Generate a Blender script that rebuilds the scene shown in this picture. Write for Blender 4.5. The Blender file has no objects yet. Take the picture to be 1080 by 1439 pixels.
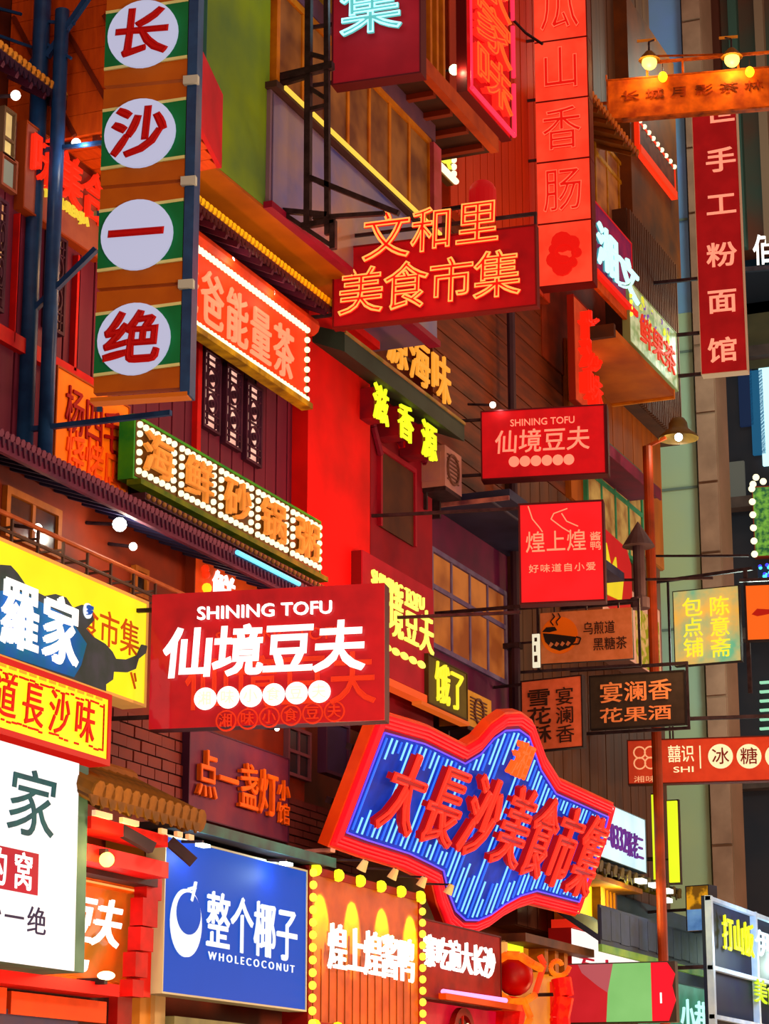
import bpy, math, random
from mathutils import Vector, Matrix
random.seed(7)
SC = bpy.context.scene
COL = SC.collection

# ------------------------------------------------------------------ camera
F_PX = 3300.0
CAM = Vector((0.0, 0.0, 1.6))
_pitch = math.atan2(901.0, F_PX)
_Z = Vector((0, math.cos(_pitch), -math.sin(_pitch)))
_Y = Vector((1443.0, -901.0, -F_PX)).normalized()
_X = _Y.cross(_Z)
R = Matrix((_X, _Y, _Z))                     # camera space -> world space
cd = bpy.data.cameras.new('camera')
cd.sensor_fit = 'HORIZONTAL'
cd.sensor_width = 36.0
cd.lens = F_PX * 36.0 / 1080.0
cd.clip_end = 500
cam = bpy.data.objects.new('camera', cd)
COL.objects.link(cam)
cam.matrix_world = Matrix.Translation(CAM) @ R.to_4x4()
SC.camera = cam

# ------------------------------------------------------------------ world, view, fill light
SC.view_settings.view_transform = 'Standard'
SC.view_settings.look = 'None'
SC.view_settings.gamma = 1
SC.view_settings.use_curve_mapping = False
SC.view_settings.exposure = 0.0
SC.cycles.use_denoising = True
SC.cycles.max_bounces = 5
SC.cycles.sample_clamp_indirect = 3.0
W = bpy.data.worlds.new('night_haze')
SC.world = W
W.use_nodes = True
W.node_tree.nodes['Background'].inputs[0].default_value = (0.70, 0.40, 0.28, 1)
W.node_tree.nodes['Background'].inputs[1].default_value = 1.0


def lamp(loc, watts, col, size=0.25, name='lamp_light', spot=None, aim=None, blend=.6):
    d = bpy.data.lights.new(name, 'SPOT' if spot else 'POINT')
    d.energy = watts
    d.color = col
    d.shadow_soft_size = size
    o = bpy.data.objects.new(name, d)
    COL.objects.link(o)
    o.location = loc
    if spot:
        d.spot_size = math.radians(spot)
        d.spot_blend = blend
        o.rotation_euler = (Vector(aim) - Vector(loc)).to_track_quat('-Z', 'Y').to_euler()
    return o


# added warm fill: unseen lamps along the street, and low ones before the shops
for _y in (12, 20, 28, 36, 44):
    lamp((-4.0, _y, 6.5), 800, (1.0, 0.62, 0.36), 0.5, 'street_fill')
for _y in (18, 26, 34, 42):
    lamp((-9.0, _y, 2.2), 420, (1.0, 0.50, 0.22), 0.5, 'shop_fill')


for _z in (5, 11, 17, 23):  # unseen lamps added to brighten the pale green column
    lamp((-10.5, 43.2, _z), 260, (.75, 1.0, .85), 0.4, 'column_fill')
lamp((-10.6, 25.6, 8.6), 130, (1, .10, .06), .3, 'neon_spill')
lamp((-10.9, 20.3, 10.2), 60, (1, .5, .18), .3, 'eave_fill')  # added orange fill near the plank ceiling, no fixture
lamp((-10.2, 33.5, 13.2), 70, (1, .55, .18), .3, 'balcony_fill')  # unseen warm fill added round the balconies, here and below
lamp((-9.8, 36.0, 10.0), 90, (1, .6, .25), .3, 'balcony_fill')
lamp((-10.4, 23.5, 5.5), 60, (1, .4, .3), .3, 'shop_fill')  # one more added fill, on the lower facade
lamp((-10.2, 30.0, 14.0), 60, (1, .5, .2), .4, 'balcony_fill')
lamp((-10.0, 23.0, 10.6), 50, (1, .45, .3), .4, 'balcony_fill')


# ------------------------------------------------------------------ pixel / plane tools (author-time measuring)
def ray(u, v):
    return R @ Vector(((u - 540.0) / F_PX, (719.5 - v) / F_PX, -1.0))


def hitx(u, v, X):
    d = ray(u, v)
    return CAM + d * ((X - CAM.x) / d.x)


def hity(u, v, Y):
    d = ray(u, v)
    return CAM + d * ((Y - CAM.y) / d.y)


def hitz(u, v, Z):
    d = ray(u, v)
    return CAM + d * ((Z - CAM.z) / d.z)


# ------------------------------------------------------------------ materials
def hx(h):
    h = h.lstrip('#')
    o = []
    for i in (0, 2, 4):
        c = int(h[i:i + 2], 16) / 255.0
        o.append(c / 12.92 if c <= 0.04045 else ((c + 0.055) / 1.055) ** 2.4)
    return (o[0], o[1], o[2], 1.0)


MC = {}


def paint(h, k=1.28):
    """a paint colour, a little richer than its hex value"""
    c = hx(h)
    g = .3 * c[0] + .59 * c[1] + .11 * c[2]
    return tuple(max(0.0, min(1.0, g + (x - g) * k)) for x in c[:3]) + (1.0,)


def mat(col, col2=None, scale=6.0, stretch=(1, 1, 1), rough=0.65, metal=0.0, emit=0.0, ecol=None, bump=0.0, sharp=False, coat=0.0):
    if emit < 0.4:                       # weak glow is dropped; stronger glow also stays on a few unlit parts
        emit = 0.0
    key = (col, col2, scale, stretch, rough, metal, emit, ecol, bump, sharp, coat)
    if key in MC:
        return MC[key]
    m = bpy.data.materials.new('surface_%03d' % len(MC))
    m.use_nodes = True
    nt = m.node_tree
    b = nt.nodes['Principled BSDF']
    b.inputs['Roughness'].default_value = rough
    b.inputs['Metallic'].default_value = metal
    if coat:
        b.inputs['Coat Weight'].default_value = coat
    cc = hx if emit else paint
    b.inputs['Specular IOR Level'].default_value = 0.22
    b.inputs['Base Color'].default_value = cc(col)
    tc = nt.nodes.new('ShaderNodeTexCoord')
    mp = nt.nodes.new('ShaderNodeMapping')
    mp.inputs['Scale'].default_value = stretch
    nz = nt.nodes.new('ShaderNodeTexNoise')
    nz.inputs['Scale'].default_value = scale
    nz.inputs['Detail'].default_value = 4
    nt.links.new(tc.outputs['Object'], mp.inputs[0])
    nt.links.new(mp.outputs[0], nz.inputs['Vector'])
    if col2:
        cr = nt.nodes.new('ShaderNodeValToRGB')
        cr.color_ramp.elements[0].color = cc(col)
        cr.color_ramp.elements[1].color = cc(col2)
        cr.color_ramp.elements[0].position = 0.46 if sharp else 0.34
        cr.color_ramp.elements[1].position = 0.54 if sharp else 0.68
        nt.links.new(nz.outputs[0], cr.inputs[0])
        nt.links.new(cr.outputs[0], b.inputs['Base Color'])
        if emit and not ecol:
            nt.links.new(cr.outputs[0], b.inputs['Emission Color'])
    if bump:
        bp = nt.nodes.new('ShaderNodeBump')
        bp.inputs['Strength'].default_value = bump
        bp.inputs['Distance'].default_value = 0.02
        nt.links.new(nz.outputs[0], bp.inputs['Height'])
        nt.links.new(bp.outputs[0], b.inputs['Normal'])
    if emit:
        if ecol or not col2:
            b.inputs['Emission Color'].default_value = hx(ecol or col)
        b.inputs['Emission Strength'].default_value = emit
        b.inputs['Base Color'].default_value = hx(col)
        b.inputs['Specular IOR Level'].default_value = 0.1
    MC[key] = m
    return m


def glow(col, s=1.0, col2=None, scale=3.0, base=None):
    """a lit acrylic face or a tube"""
    key = ('glow', col, s, col2, scale)
    if key in MC:
        return MC[key]
    m = bpy.data.materials.new('lit_%03d' % len(MC))
    m.use_nodes = True
    nt = m.node_tree
    b = nt.nodes['Principled BSDF']
    c = hx(col)
    b.inputs['Base Color'].default_value = (c[0] * .25, c[1] * .25, c[2] * .25, 1)
    b.inputs['Roughness'].default_value = .5
    b.inputs['Specular IOR Level'].default_value = .15
    b.inputs['Emission Color'].default_value = c
    b.inputs['Emission Strength'].default_value = s
    if col2:
        tc = nt.nodes.new('ShaderNodeTexCoord')
        nz = nt.nodes.new('ShaderNodeTexNoise')
        nz.inputs['Scale'].default_value = scale
        nz.inputs['Detail'].default_value = 3
        cr = nt.nodes.new('ShaderNodeValToRGB')
        cr.color_ramp.elements[0].color = c
        cr.color_ramp.elements[1].color = hx(col2)
        cr.color_ramp.elements[0].position = .38
        cr.color_ramp.elements[1].position = .62
        nt.links.new(tc.outputs['Object'], nz.inputs['Vector'])
        nt.links.new(nz.outputs[0], cr.inputs[0])
        nt.links.new(cr.outputs[0], b.inputs['Emission Color'])
    MC[key] = m
    return m


# ------------------------------------------------------------------ mesh builder
class MB:
    def __init__(s):
        s.v = []
        s.f = []
        s.k = []

    def add(s, vs, fs):
        n = len(s.v)
        s.k.append((n, len(s.f)))
        s.v += [tuple(p) for p in vs]
        s.f += [tuple(i + n for i in f) for f in fs]
        return s

    def box(s, x0, x1, y0, y1, z0, z1):
        vs = [(x, y, z) for x in (x0, x1) for y in (y0, y1) for z in (z0, z1)]
        return s.add(vs, [(0, 1, 3, 2), (4, 6, 7, 5), (0, 4, 5, 1), (2, 3, 7, 6), (0, 2, 6, 4), (1, 5, 7, 3)])

    def bar(s, p, q, w, h=None):
        """square bar from p to q"""
        p, q = Vector(p), Vector(q)
        h = h or w
        d = (q - p).normalized()
        a = d.cross(Vector((0, 0, 1)))
        if a.length < 1e-4:
            a = Vector((1, 0, 0))
        a.normalize()
        b = d.cross(a)
        vs = []
        for e in (p, q):
            for i, j in ((-1, -1), (1, -1), (1, 1), (-1, 1)):
                vs.append(e + a * (i * w / 2) + b * (j * h / 2))
        return s.add(vs, [(0, 1, 2, 3), (7, 6, 5, 4), (0, 4, 5, 1), (1, 5, 6, 2), (2, 6, 7, 3), (3, 7, 4, 0)])

    def cone(s, p, q, r0, r1, n=10):
        p, q = Vector(p), Vector(q)
        d = (q - p).normalized()
        a = d.cross(Vector((0, 0, 1)))
        if a.length < 1e-4:
            a = Vector((1, 0, 0))
        a.normalize()
        b = d.cross(a)
        vs = []
        for e, r in ((p, r0), (q, r1)):
            for i in range(n):
                t = 2 * math.pi * i / n
                vs.append(e + a * (math.cos(t) * r) + b * (math.sin(t) * r))
        fs = [(i, (i + 1) % n, n + (i + 1) % n, n + i) for i in range(n)]
        fs += [tuple(range(n - 1, -1, -1)), tuple(range(n, 2 * n))]
        return s.add(vs, fs)

    def cyl(s, p, q, r, n=10):
        return s.cone(p, q, r, r, n)

    def tube(s, pts, r, n=6, closed=False):
        pts = [Vector(p) for p in pts]
        k = len(pts)
        rng = range(k) if closed else range(k - 1)
        for i in rng:
            s.cyl(pts[i], pts[(i + 1) % k], r, n)
        return s

    def prism(s, poly, y0, y1):
        """polygon in local x,z extruded from y0 to y1"""
        n = len(poly)
        vs = [(x, y0, z) for x, z in poly] + [(x, y1, z) for x, z in poly]
        fs = [tuple(range(n)), tuple(range(2 * n - 1, n - 1, -1))]
        fs += [(i, n + i, n + (i + 1) % n, (i + 1) % n) for i in range(n)]
        return s.add(vs, fs)

    def disc(s, x, z, r, y0, y1, n=24, rx=None):
        return s.prism([(x + (rx or r) * math.cos(2 * math.pi * i / n), z + r * math.sin(2 * math.pi * i / n)) for i in range(n)], y0, y1)

    def ring(s, x, z, r, w, y0, y1, n=24, rx=None):
        rx = rx or r
        vs = []
        for rr, rrx in ((r, rx), (r - w, rx - w)):
            for y in (y0, y1):
                for i in range(n):
                    t = 2 * math.pi * i / n
                    vs.append((x + rrx * math.cos(t), y, z + rr * math.sin(t)))
        fs = []
        for i in range(n):
            j = (i + 1) % n
            fs += [(i, j, 2 * n + j, 2 * n + i), (n + i, 3 * n + i, 3 * n + j, n + j), (i, n + i, n + j, j), (2 * n + i, 2 * n + j, 3 * n + j, 3 * n + i)]
        return s.add(vs, fs)

    def ball(s, c, r, n=10, m=6, sz=1.0, half=False):
        vs = []
        fs = []
        c = Vector(c)
        m2 = m
        for j in range(m2 + 1):
            ph = (math.pi / 2 if half else math.pi) * j / m2
            for i in range(n):
                t = 2 * math.pi * i / n
                vs.append(c + Vector((r * math.sin(ph) * math.cos(t), r * math.sin(ph) * math.sin(t), r * sz * math.cos(ph))))
        for j in range(m2):
            for i in range(n):
                k = (i + 1) % n
                fs.append((j * n + i, j * n + k, (j + 1) * n + k, (j + 1) * n + i))
        return s.add(vs, fs)

    def mesh(s, name):
        me = bpy.data.meshes.new(name)
        me.from_pydata(s.v, [], s.f)
        me.update()
        return me


def obj(name, mb, m, parent=None, smooth=False):
    me = mb.mesh(name) if isinstance(mb, MB) else mb
    if m is not None and not me.materials:
        me.materials.append(m)
    if smooth:
        for p in me.polygons:
            p.use_smooth = True
    o = bpy.data.objects.new(name, me)
    COL.objects.link(o)
    if parent is not None:
        o.parent = parent
    return o


def tagit(o, label=None, cat=None, group=None, kind=None):
    if label:
        o['label'] = label
    if cat:
        o['category'] = cat
    if group:
        o['group'] = group
    if kind:
        o['kind'] = kind
    return o


def struct(name, mb, m, parent=None, smooth=False):
    o = obj(name, mb, m, parent, smooth)
    if parent is None:
        o['kind'] = 'structure'
    return o


class T:
    """a thing: an Empty whose local x runs along the face as it is read, z up the face, y into the face"""
    def __init__(s, name, label, cat, M=None, w=1, h=1, group=None, mesh=False):
        s.root = bpy.data.objects.new(name, None)
        s.root.empty_display_size = .2
        COL.objects.link(s.root)
        s.M = M or Matrix.Identity(4)
        s.root.matrix_world = s.M
        tagit(s.root, label, cat, group)
        s.w, s.h = w, h
        s.inv = s.M.inverted()

    def part(s, name, mb, m, parent=None, smooth=False, label=None, split=False):
        if split:
            for (va, fa), (vb, fb_) in zip(mb.k, mb.k[1:] + [(len(mb.v), len(mb.f))]):
                q = MB()
                q.v = mb.v[va:vb]
                q.f = [tuple(i - va for i in f) for f in mb.f[fa:fb_]]
                o = obj(name, q, m, parent or s.root, smooth)
            return o
        o = obj(name, mb, m, parent or s.root, smooth)
        if label:
            o['label'] = label
        return o

    def loc(s, u, v, y=0.0):
        o = s.inv @ CAM
        d = s.inv.to_3x3() @ ray(u, v)
        p = o + d * ((y - o.y) / d.y)
        return (p.x, p.z)


def facM(BL, TR, X):
    a, b = hitx(BL[0], BL[1], X), hitx(TR[0], TR[1], X)
    M = Matrix(((0, -1, 0, X), (1, 0, 0, a.y), (0, 0, 1, a.z), (0, 0, 0, 1)))
    return M, b.y - a.y, b.z - a.z


def perpM(BL, BR, TL, X0=None, Y0=None, maxyaw=12):
    a = hitx(BL[0], BL[1], X0) if X0 is not None else hity(BL[0], BL[1], Y0)
    b = hitz(BR[0], BR[1], a.z)
    yaw = math.atan2(b.y - a.y, b.x - a.x)
    yaw = max(-math.radians(maxyaw), min(math.radians(maxyaw), yaw))
    ex = Vector((math.cos(yaw), math.sin(yaw), 0))
    ny = Vector((-ex.y, ex.x, 0))
    M = Matrix(((ex.x, ny.x, 0, a.x), (ex.y, ny.y, 0, a.y), (0, 0, 1, a.z), (0, 0, 0, 1)))
    inv = M.inverted()
    o = inv @ CAM

    def lc(u, v):
        d = inv.to_3x3() @ ray(u, v)
        return o + d * (-o.y / d.y)
    return M, lc(*BR).x, lc(*TL).z


def tiltM(BL, BR, TL, X0):
    """facade sign whose top leans out over the street"""
    a = hitx(BL[0], BL[1], X0)
    b = hitx(BR[0], BR[1], X0)
    t = hity(TL[0], TL[1], a.y)
    up = (t - a)
    h = up.length
    up.normalize()
    ex = Vector((0, 1, 0))
    ny = up.cross(ex)
    M = Matrix(((ex.x, ny.x, up.x, a.x), (ex.y, ny.y, up.y, a.y), (ex.z, ny.z, up.z, a.z), (0, 0, 0, 1)))
    return M, b.y - a.y, h


# ------------------------------------------------------------------ lettering
GC = {}
TS = bpy.data.scenes.new('lettering_bench')      # characters are shaped here, one by one, away from the growing scene
TVL = TS.view_layers[0]


def glyph(s, off=0.0, ext=.02, tube=None):
    key = (s, off, ext, tube)
    if key in GC:
        return GC[key]
    c = bpy.data.curves.new('lettering', 'FONT')
    c.body = s
    c.size = 1
    c.resolution_u = 3
    if not tube:
        c.extrude = ext
    o = bpy.data.objects.new('lettering', c)
    TS.collection.objects.link(o)
    TVL.update()
    dg = TVL.depsgraph
    if tube:
        cu = o.evaluated_get(dg).to_curve(dg, apply_modifiers=False).copy()
        cu.dimensions = '3D'
        cu.fill_mode = 'FULL'
        cu.extrude = 0
        cu.offset = 0
        cu.bevel_depth = tube
        cu.bevel_resolution = 0
        bpy.data.objects.remove(o)
        o = bpy.data.objects.new('lettering', cu)
        TS.collection.objects.link(o)
        TVL.update()
        dg = TVL.depsgraph
    me = bpy.data.meshes.new_from_object(o.evaluated_get(dg))
    bpy.data.objects.remove(o)
    me.materials.clear()
    if off and not tube:                     # a heavier stroke: the plain glyph plus a rounded rim along its outline
        rim, _ = glyph(s, 0, ext, off)
        vs = [v.co.copy() for v in me.vertices] + [Vector((v.co.x, v.co.y, v.co.z * .35 + ext * .6)) for v in rim.vertices]
        n0 = len(me.vertices)
        fs = [tuple(p.vertices) for p in me.polygons] + [tuple(i + n0 for i in p.vertices) for p in rim.polygons]
        me = bpy.data.meshes.new('lettering')
        me.from_pydata(vs, [], fs)
        me.update()
    xs = [v.co.x for v in me.vertices]
    ys = [v.co.y for v in me.vertices]
    bb = (min(xs), max(xs), min(ys), max(ys))
    GC[key] = (me, bb)
    return GC[key]


RX = Matrix(((1, 0, 0), (0, 0, -1), (0, 1, 0)))


def put(t, s, x0, x1, z0, z1, m, off=.03, ext=.02, y=-.02, tube=None, parent=None, name='character', fit=False, slant=0.0):
    """one character (em box stretched over x0..x1, z0..z1) or one fitted word"""
    me, bb = glyph(s, off, ext, tube)
    me = me.copy()
    me.materials.append(m)
    if fit:
        bx0, bx1, by0, by1 = bb
    else:
        bx0, bx1, by0, by1 = 0.03, 0.97, -0.10, 0.84
    sx, sz = (x1 - x0) / (bx1 - bx0), (z1 - z0) / (by1 - by0)
    cx, cz = (x0 + x1) / 2, (z0 + z1) / 2
    for v in me.vertices:
        gx = (v.co.x - (bx0 + bx1) / 2) * sx
        gz = (v.co.y - (by0 + by1) / 2) * sz
        gy = -v.co.z
        v.co = (cx + gx + gz * slant, y + gy, cz + gz)
    me.update()
    return obj(name, me, None, parent or t.root)


def row(t, s, BL, TR, m, gap=.06, y=-.02, vertical=False, **k):
    """a line of characters between two pixels of the photograph, measured on the face of the sign"""
    x0, z0 = t.loc(BL[0], BL[1])
    x1, z1 = t.loc(TR[0], TR[1])
    n = len(s)
    for i, ch in enumerate(s):
        if ch == ' ':
            continue
        if vertical:
            a, b = z1 - (z1 - z0) * (i + 1 - gap / 2) / n, z1 - (z1 - z0) * (i + gap / 2) / n
            put(t, ch, x0, x1, a, b, m, y=y, **k)
        else:
            a, b = x0 + (x1 - x0) * (i + gap / 2) / n, x0 + (x1 - x0) * (i + 1 - gap / 2) / n
            put(t, ch, a, b, z0, z1, m, y=y, **k)


def word(t, s, BL, TR, m, y=-.02, **k):
    x0, z0 = t.loc(BL[0], BL[1])
    x1, z1 = t.loc(TR[0], TR[1])
    return put(t, s, x0, x1, z0, z1, m, y=y, fit=True, name='lettering', **k)


def board(name, label, cat, Mwh, face, edge, depth=.16, rim=.03, group=None, rimout=.02, facename='face'):
    M, w, h = Mwh
    t = T(name, label, cat, M, w, h, group)
    t.part('casing', MB().box(0, w, 0.01, depth, 0, h), edge)
    t.part(facename, MB().box(rim * .5, w - rim * .5, -.008, .01, rim * .5, h - rim * .5), face)
    if rim:
        b = MB()
        b.box(0, w, -rimout, .01, 0, rim).box(0, w, -rimout, .01, h - rim, h)
        b.box(0, rim, -rimout, .01, rim, h - rim).box(w - rim, w, -rimout, .01, rim, h - rim)
        t.part('rim', b, edge)
    return t


def brackets(t, m, xs=None, zs=(0.15, 0.85), y=.08, back=0.5, r=.02):
    """steel arms that carry a projecting sign from the wall on its left"""
    for z in zs:
        t.part('bracket_arm', MB().bar((-back, y, t.h * z), (0.0, y, t.h * z), r * 2), m)


_bulb = {}


def bulbs(t, pts, r, m, y=-.03, name='bulb', parent=None):
    key = (r, m.name)
    if key not in _bulb:
        me = MB().ball((0, 0, 0), r, 8, 5).mesh('bulb')
        for p in me.polygons:
            p.use_smooth = True
        me.materials.append(m)
        _bulb[key] = me
    for x, z in pts:
        o = bpy.data.objects.new(name, _bulb[key])
        COL.objects.link(o)
        o.parent = parent or t.root
        o.location = (x, y, z)


def line_pts(a, b, n):
    return [(a[0] + (b[0] - a[0]) * i / (n - 1), a[1] + (b[1] - a[1]) * i / (n - 1)) for i in range(n)]
# ================================================================== STRUCTURE
struct('ground', MB().box(-13, 6, -4, 90, -.2, 0), mat('#4a3a36', '#30282a', 2, rough=.5))
struct('wall_left', MB().box(-14, -12.45, 12, 42.5, 0, 32), mat('#5a2a1c', '#3c1a14', 2, bump=.2))
struct('wall_back', MB().box(-40, 3, 70, 71, 0, 45), mat('#2a3a40', '#1c2428', .5))


def wp(BL, TR, X, m, depth=None, name='wall_left'):
    M, w, h = facM(BL, TR, X)
    mb = MB().box(0, w, 0, depth if depth else (X + 12.47), 0, h)
    o = struct(name, mb, m)
    o.matrix_world = M
    return o, w, h


def boards(o, w, h, m, n, vertical=True, proud=.025, gap=.015, name='plank'):
    """planks fixed on a wall, each one an object; alike planks share their mesh"""
    if vertical:
        s = w / n
        me = MB().box(gap, s - gap, -proud, 0, gap, h - gap).mesh(name)
    else:
        s = h / n
        me = MB().box(gap, w - gap, -proud, 0, gap, s - gap).mesh(name)
    me.materials.append(m)
    for i in range(n):
        p = bpy.data.objects.new(name, me)
        COL.objects.link(p)
        p.parent = o
        p.location = (s * i, 0, 0) if vertical else (0, 0, s * i)
        p.location.y = random.uniform(-.008, .0)


def bricks(o, w, h, m, nx, nz, name='brick', proud=.03):
    bw, bh = w / nx, h / nz
    me = MB().box(.01, bw - .01, -proud, 0, .008, bh - .008).mesh(name)
    me.materials.append(m)
    mh = MB().box(.01, bw / 2 - .01, -proud, 0, .008, bh - .008).mesh(name)
    mh.materials.append(m)
    for j in range(nz):
        x = 0
        if j % 2:
            cells = [(0, mh)] + [(bw * (i + .5), me) for i in range(nx - 1)] + [(w - bw / 2, mh)]
        else:
            cells = [(bw * i, me) for i in range(nx)]
        for x, q in cells:
            p = bpy.data.objects.new(name, q)
            COL.objects.link(p)
            p.parent = o
            p.location = (x, random.uniform(-.012, .004), bh * j)


_wn = [0]


def window(BL, TR, X, cols, rows, fm, pm, fw=.05, depth=.12, panes=None):
    M, w, h = facM(BL, TR, X)
    _wn[0] += 1
    b = MB()
    b.box(0, w, 0, depth, 0, fw).box(0, w, 0, depth, h - fw, h).box(0, fw, 0, depth, fw, h - fw).box(w - fw, w, 0, depth, fw, h - fw)
    o = struct('window_%d' % _wn[0], b, fm)
    o.matrix_world = M
    xs = [fw + (w - 2 * fw) * i / cols for i in range(cols + 1)]
    rr = rows if isinstance(rows, (list, tuple)) else [1.0 / rows] * rows
    zs = [fw]
    for r in rr:
        zs.append(zs[-1] + (h - 2 * fw) * r)
    for i in range(cols):
        for j in range(len(rr)):
            obj('pane', MB().box(xs[i] + .01, xs[i + 1] - .01, .03, .04, zs[j] + .01, zs[j + 1] - .01), pm, o)
    for x in xs[1:-1]:
        obj('mullion', MB().box(x - fw * .4, x + fw * .4, .01, depth * .9, fw, h - fw), fm, o)
    for z in zs[1:-1]:
        obj('transom', MB().box(fw, w - fw, .0, depth * .9, z - fw * .5, z + fw * .5), fm, o)
    return o, M, w, h


PUR = mat('#5c2436', '#42182e', 3, stretch=(1, 1, .25))
PURD = mat('#3a1830', '#2a1226', 4)
BRN = mat('#7a3220', '#52241c', 1.6, bump=.3)
GRN = mat('#7a9640', '#4a6844', .7, rough=.8)
OAK = mat('#c05e1c', '#a84c14', 3, stretch=(6, 1, 1))
REDW = mat('#a81420', '#7a1020', 2)
REDL = mat('#e01a12', '#c0140e', 1.5)
AMB = glow('#c8702c', .62, '#7a3a18', 1.2)
AMBD = glow('#a05a24', .5, '#4a2414', 1.5)
AMB2 = glow('#b8642a', .55, '#70351c', 2)
PAPER = glow('#f0c89a', .8, '#d8a888', 3)

# --- upper left storey of timber panelling
o, w, h = wp((-60, 585), (430, 474), -12.0, PUR)
boards(o, w, h, mat('#5e2638', '#481c30', 3, stretch=(1, 1, .2)), 26, True)
# lower left storey plastered wall
o, w, h = wp((-60, 1560), (430, 852), -12.0, BRN)
# red building, neon light put into its brighter and darker reds
o, w, h = wp((430, 880), (520, 489), -11.75, mat('#c4100e', '#a00c10', 1.2, rough=.8, bump=.3))
o2 = obj('coping', MB().box(-.05, w + .05, -.12, .3, h - .02, h + .12), mat('#d0181a', '#b01016', 3), o)
o, w, h = wp((520, 1010), (606, 560), -11.9, mat('#82142c', '#6a1028', 1.5, rough=.8))
t_ = T('x', 'x', 'x', o.matrix_world.copy())
lc = t_.loc
bpy.data.objects.remove(t_.root)
x0, z1 = lc(532, 634)
x1, z0 = lc(578, 768)
obj('recess', MB().box(x0, x1, -.03, -.005, z0, z1), mat('#4a2a1c', '#3a2018', 3), o)
obj('recess_frame', MB().box(x0 - .06, x0, -.06, 0, z0, z1).box(x1, x1 + .06, -.06, 0, z0, z1).box(x0 - .06, x1 + .06, -.06, 0, z1, z1 + .07), mat('#8e1834', '#74122c', 3), o)
for (a, b, c, d) in ((545, 618, 560, 632), (590, 650, 606, 665)):
    pass
# arch brackets of the red building
for pts in (((520, 528), (514, 560), (520, 600), (530, 640)), ((520, 528), (540, 532), (556, 552), (560, 600)), ((556, 560), (551, 590), (556, 620), (566, 634)), ((556, 558), (575, 562), (588, 585), (594, 630)), ((590, 596), (587, 625), (592, 650), (600, 668))):
    obj('arch_moulding', MB().tube([(lc(*q)[0], -.05, lc(*q)[1]) for q in pts], .045, 6), mat('#6a1830', '#54142a', 3), o)
pp = [lc(*q) for q in ((548, 590), (552, 605), (562, 636), (575, 640), (566, 610), (556, 588))]
obj('bracket_block', MB().prism(pp, -.10, 0), mat('#c0301c', '#8a1c1c', 2), o)

# timber wall between the red building and the red boxes
o, w, h = wp((606, 716), (836, 470), -12.15, mat('#5a2014', '#3c1610', 2))
boards(o, w, h, mat('#64301c', '#3c1c12', 2.2, stretch=(.5, 1, 3)), 15, False, gap=.01)
# purple storey with the long window
o, w, h = wp((606, 1100), (724, 790), -12.1, mat('#5a1c40', '#421838', 2))
# wall right of it
o, w, h = wp((724, 1300), (925, 800), -12.05, mat('#4a2c20', '#32201c', 2))
boards(o, w, h, mat('#50301f', '#38241c', 2, stretch=(1, 1, .3)), 18, True)
o, w, h = wp((800, 700), (925, 600), -12.05, mat('#8a5020', '#6a3a1c', 2))
boards(o, w, h, mat('#9a5a24', '#6e3e1c', 2, stretch=(1, 1, .3)), 9, True)
# orange timber cladding at top centre
o, w, h = wp((630, 290), (762, 0), -12.0, mat('#a0421a', '#6e2c14', 2))
boards(o, w, h, mat('#b0481a', '#8a3414', 2, stretch=(1, 1, .2)), 14, True)
# top right walls
o, w, h = wp((762, 500), (840, 50), -12.1, mat('#7a3418', '#4e2214', 2))
o, w, h = wp((836, 330), (905, -120), -12.1, mat('#5a4030', '#3c2a24', 2))
boards(o, w, h, mat('#5e4432', '#443028', 2, stretch=(1, 1, .2)), 8, True)

# --- ribbed metal wall panel below a plain brown storey
o, w, h = wp((889, 312), (946, 90), -11.8, mat('#6a3c1c', '#40281c', 1.2))
o, w, h = wp((887, 560), (946, 372), -11.75, mat('#4a3024', '#34221c', 2))
boards(o, w, h, mat('#5c3c2c', '#44302a', 3), 26, True, proud=.06, gap=.03, name='rib')

# --- green building above and the bay with windows
o, w, h = wp((262, 199), (382, -130), -11.0, GRN, depth=1.4)
obj('soffit', MB().box(0, w + 3.2, .0, 1.0, -.04, -.005), mat('#a06428', '#7a4a1c', 1), o)
obj('drain_pipe', MB().cyl((.12, -.08, 0), (.12, -.08, h), .07, 8), mat('#2c5a50', '#244a48', 2), o)
M, w, h = facM((378, 287), (612, 312), -10.95)
bay = struct('wall_left', MB().box(0, w, 0, 1.4, 0, h * .46), mat('#7a6a74', '#6a5a80', 1.2, rough=.3))
bay.matrix_world = M
hs = h
zsill = (inv := M.inverted()) @ hitx(388, 128, -10.95)
zs_ = zsill.z
bay.data = MB().box(0, w, 0, 1.4, 0, zs_).mesh('wall_left')
bay.data.materials.append(mat('#7a6a74', '#6a5a80', 1.2, rough=.3))
gl = MB().box(.05, w - .03, -.02, -.005, .05, zs_ - .08)
obj('glass_panel', gl, mat('#3c4a9a', '#8a7868', .8, rough=.25, coat=.4), bay)
obj('sill', MB().box(-.05, w, -.10, .2, zs_ - .04, zs_ + .04), mat('#3a2a28'), bay)
obj('sill_light', MB().box(.15, w - .1, -.13, -.10, zs_ + .0, zs_ + .05), glow('#f0c848', 1.1), bay)
obj('lower_lip', MB().box(-.05, w, -.06, .1, -.06, .02), mat('#7a1438', '#6a1030', 2), bay)
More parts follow.
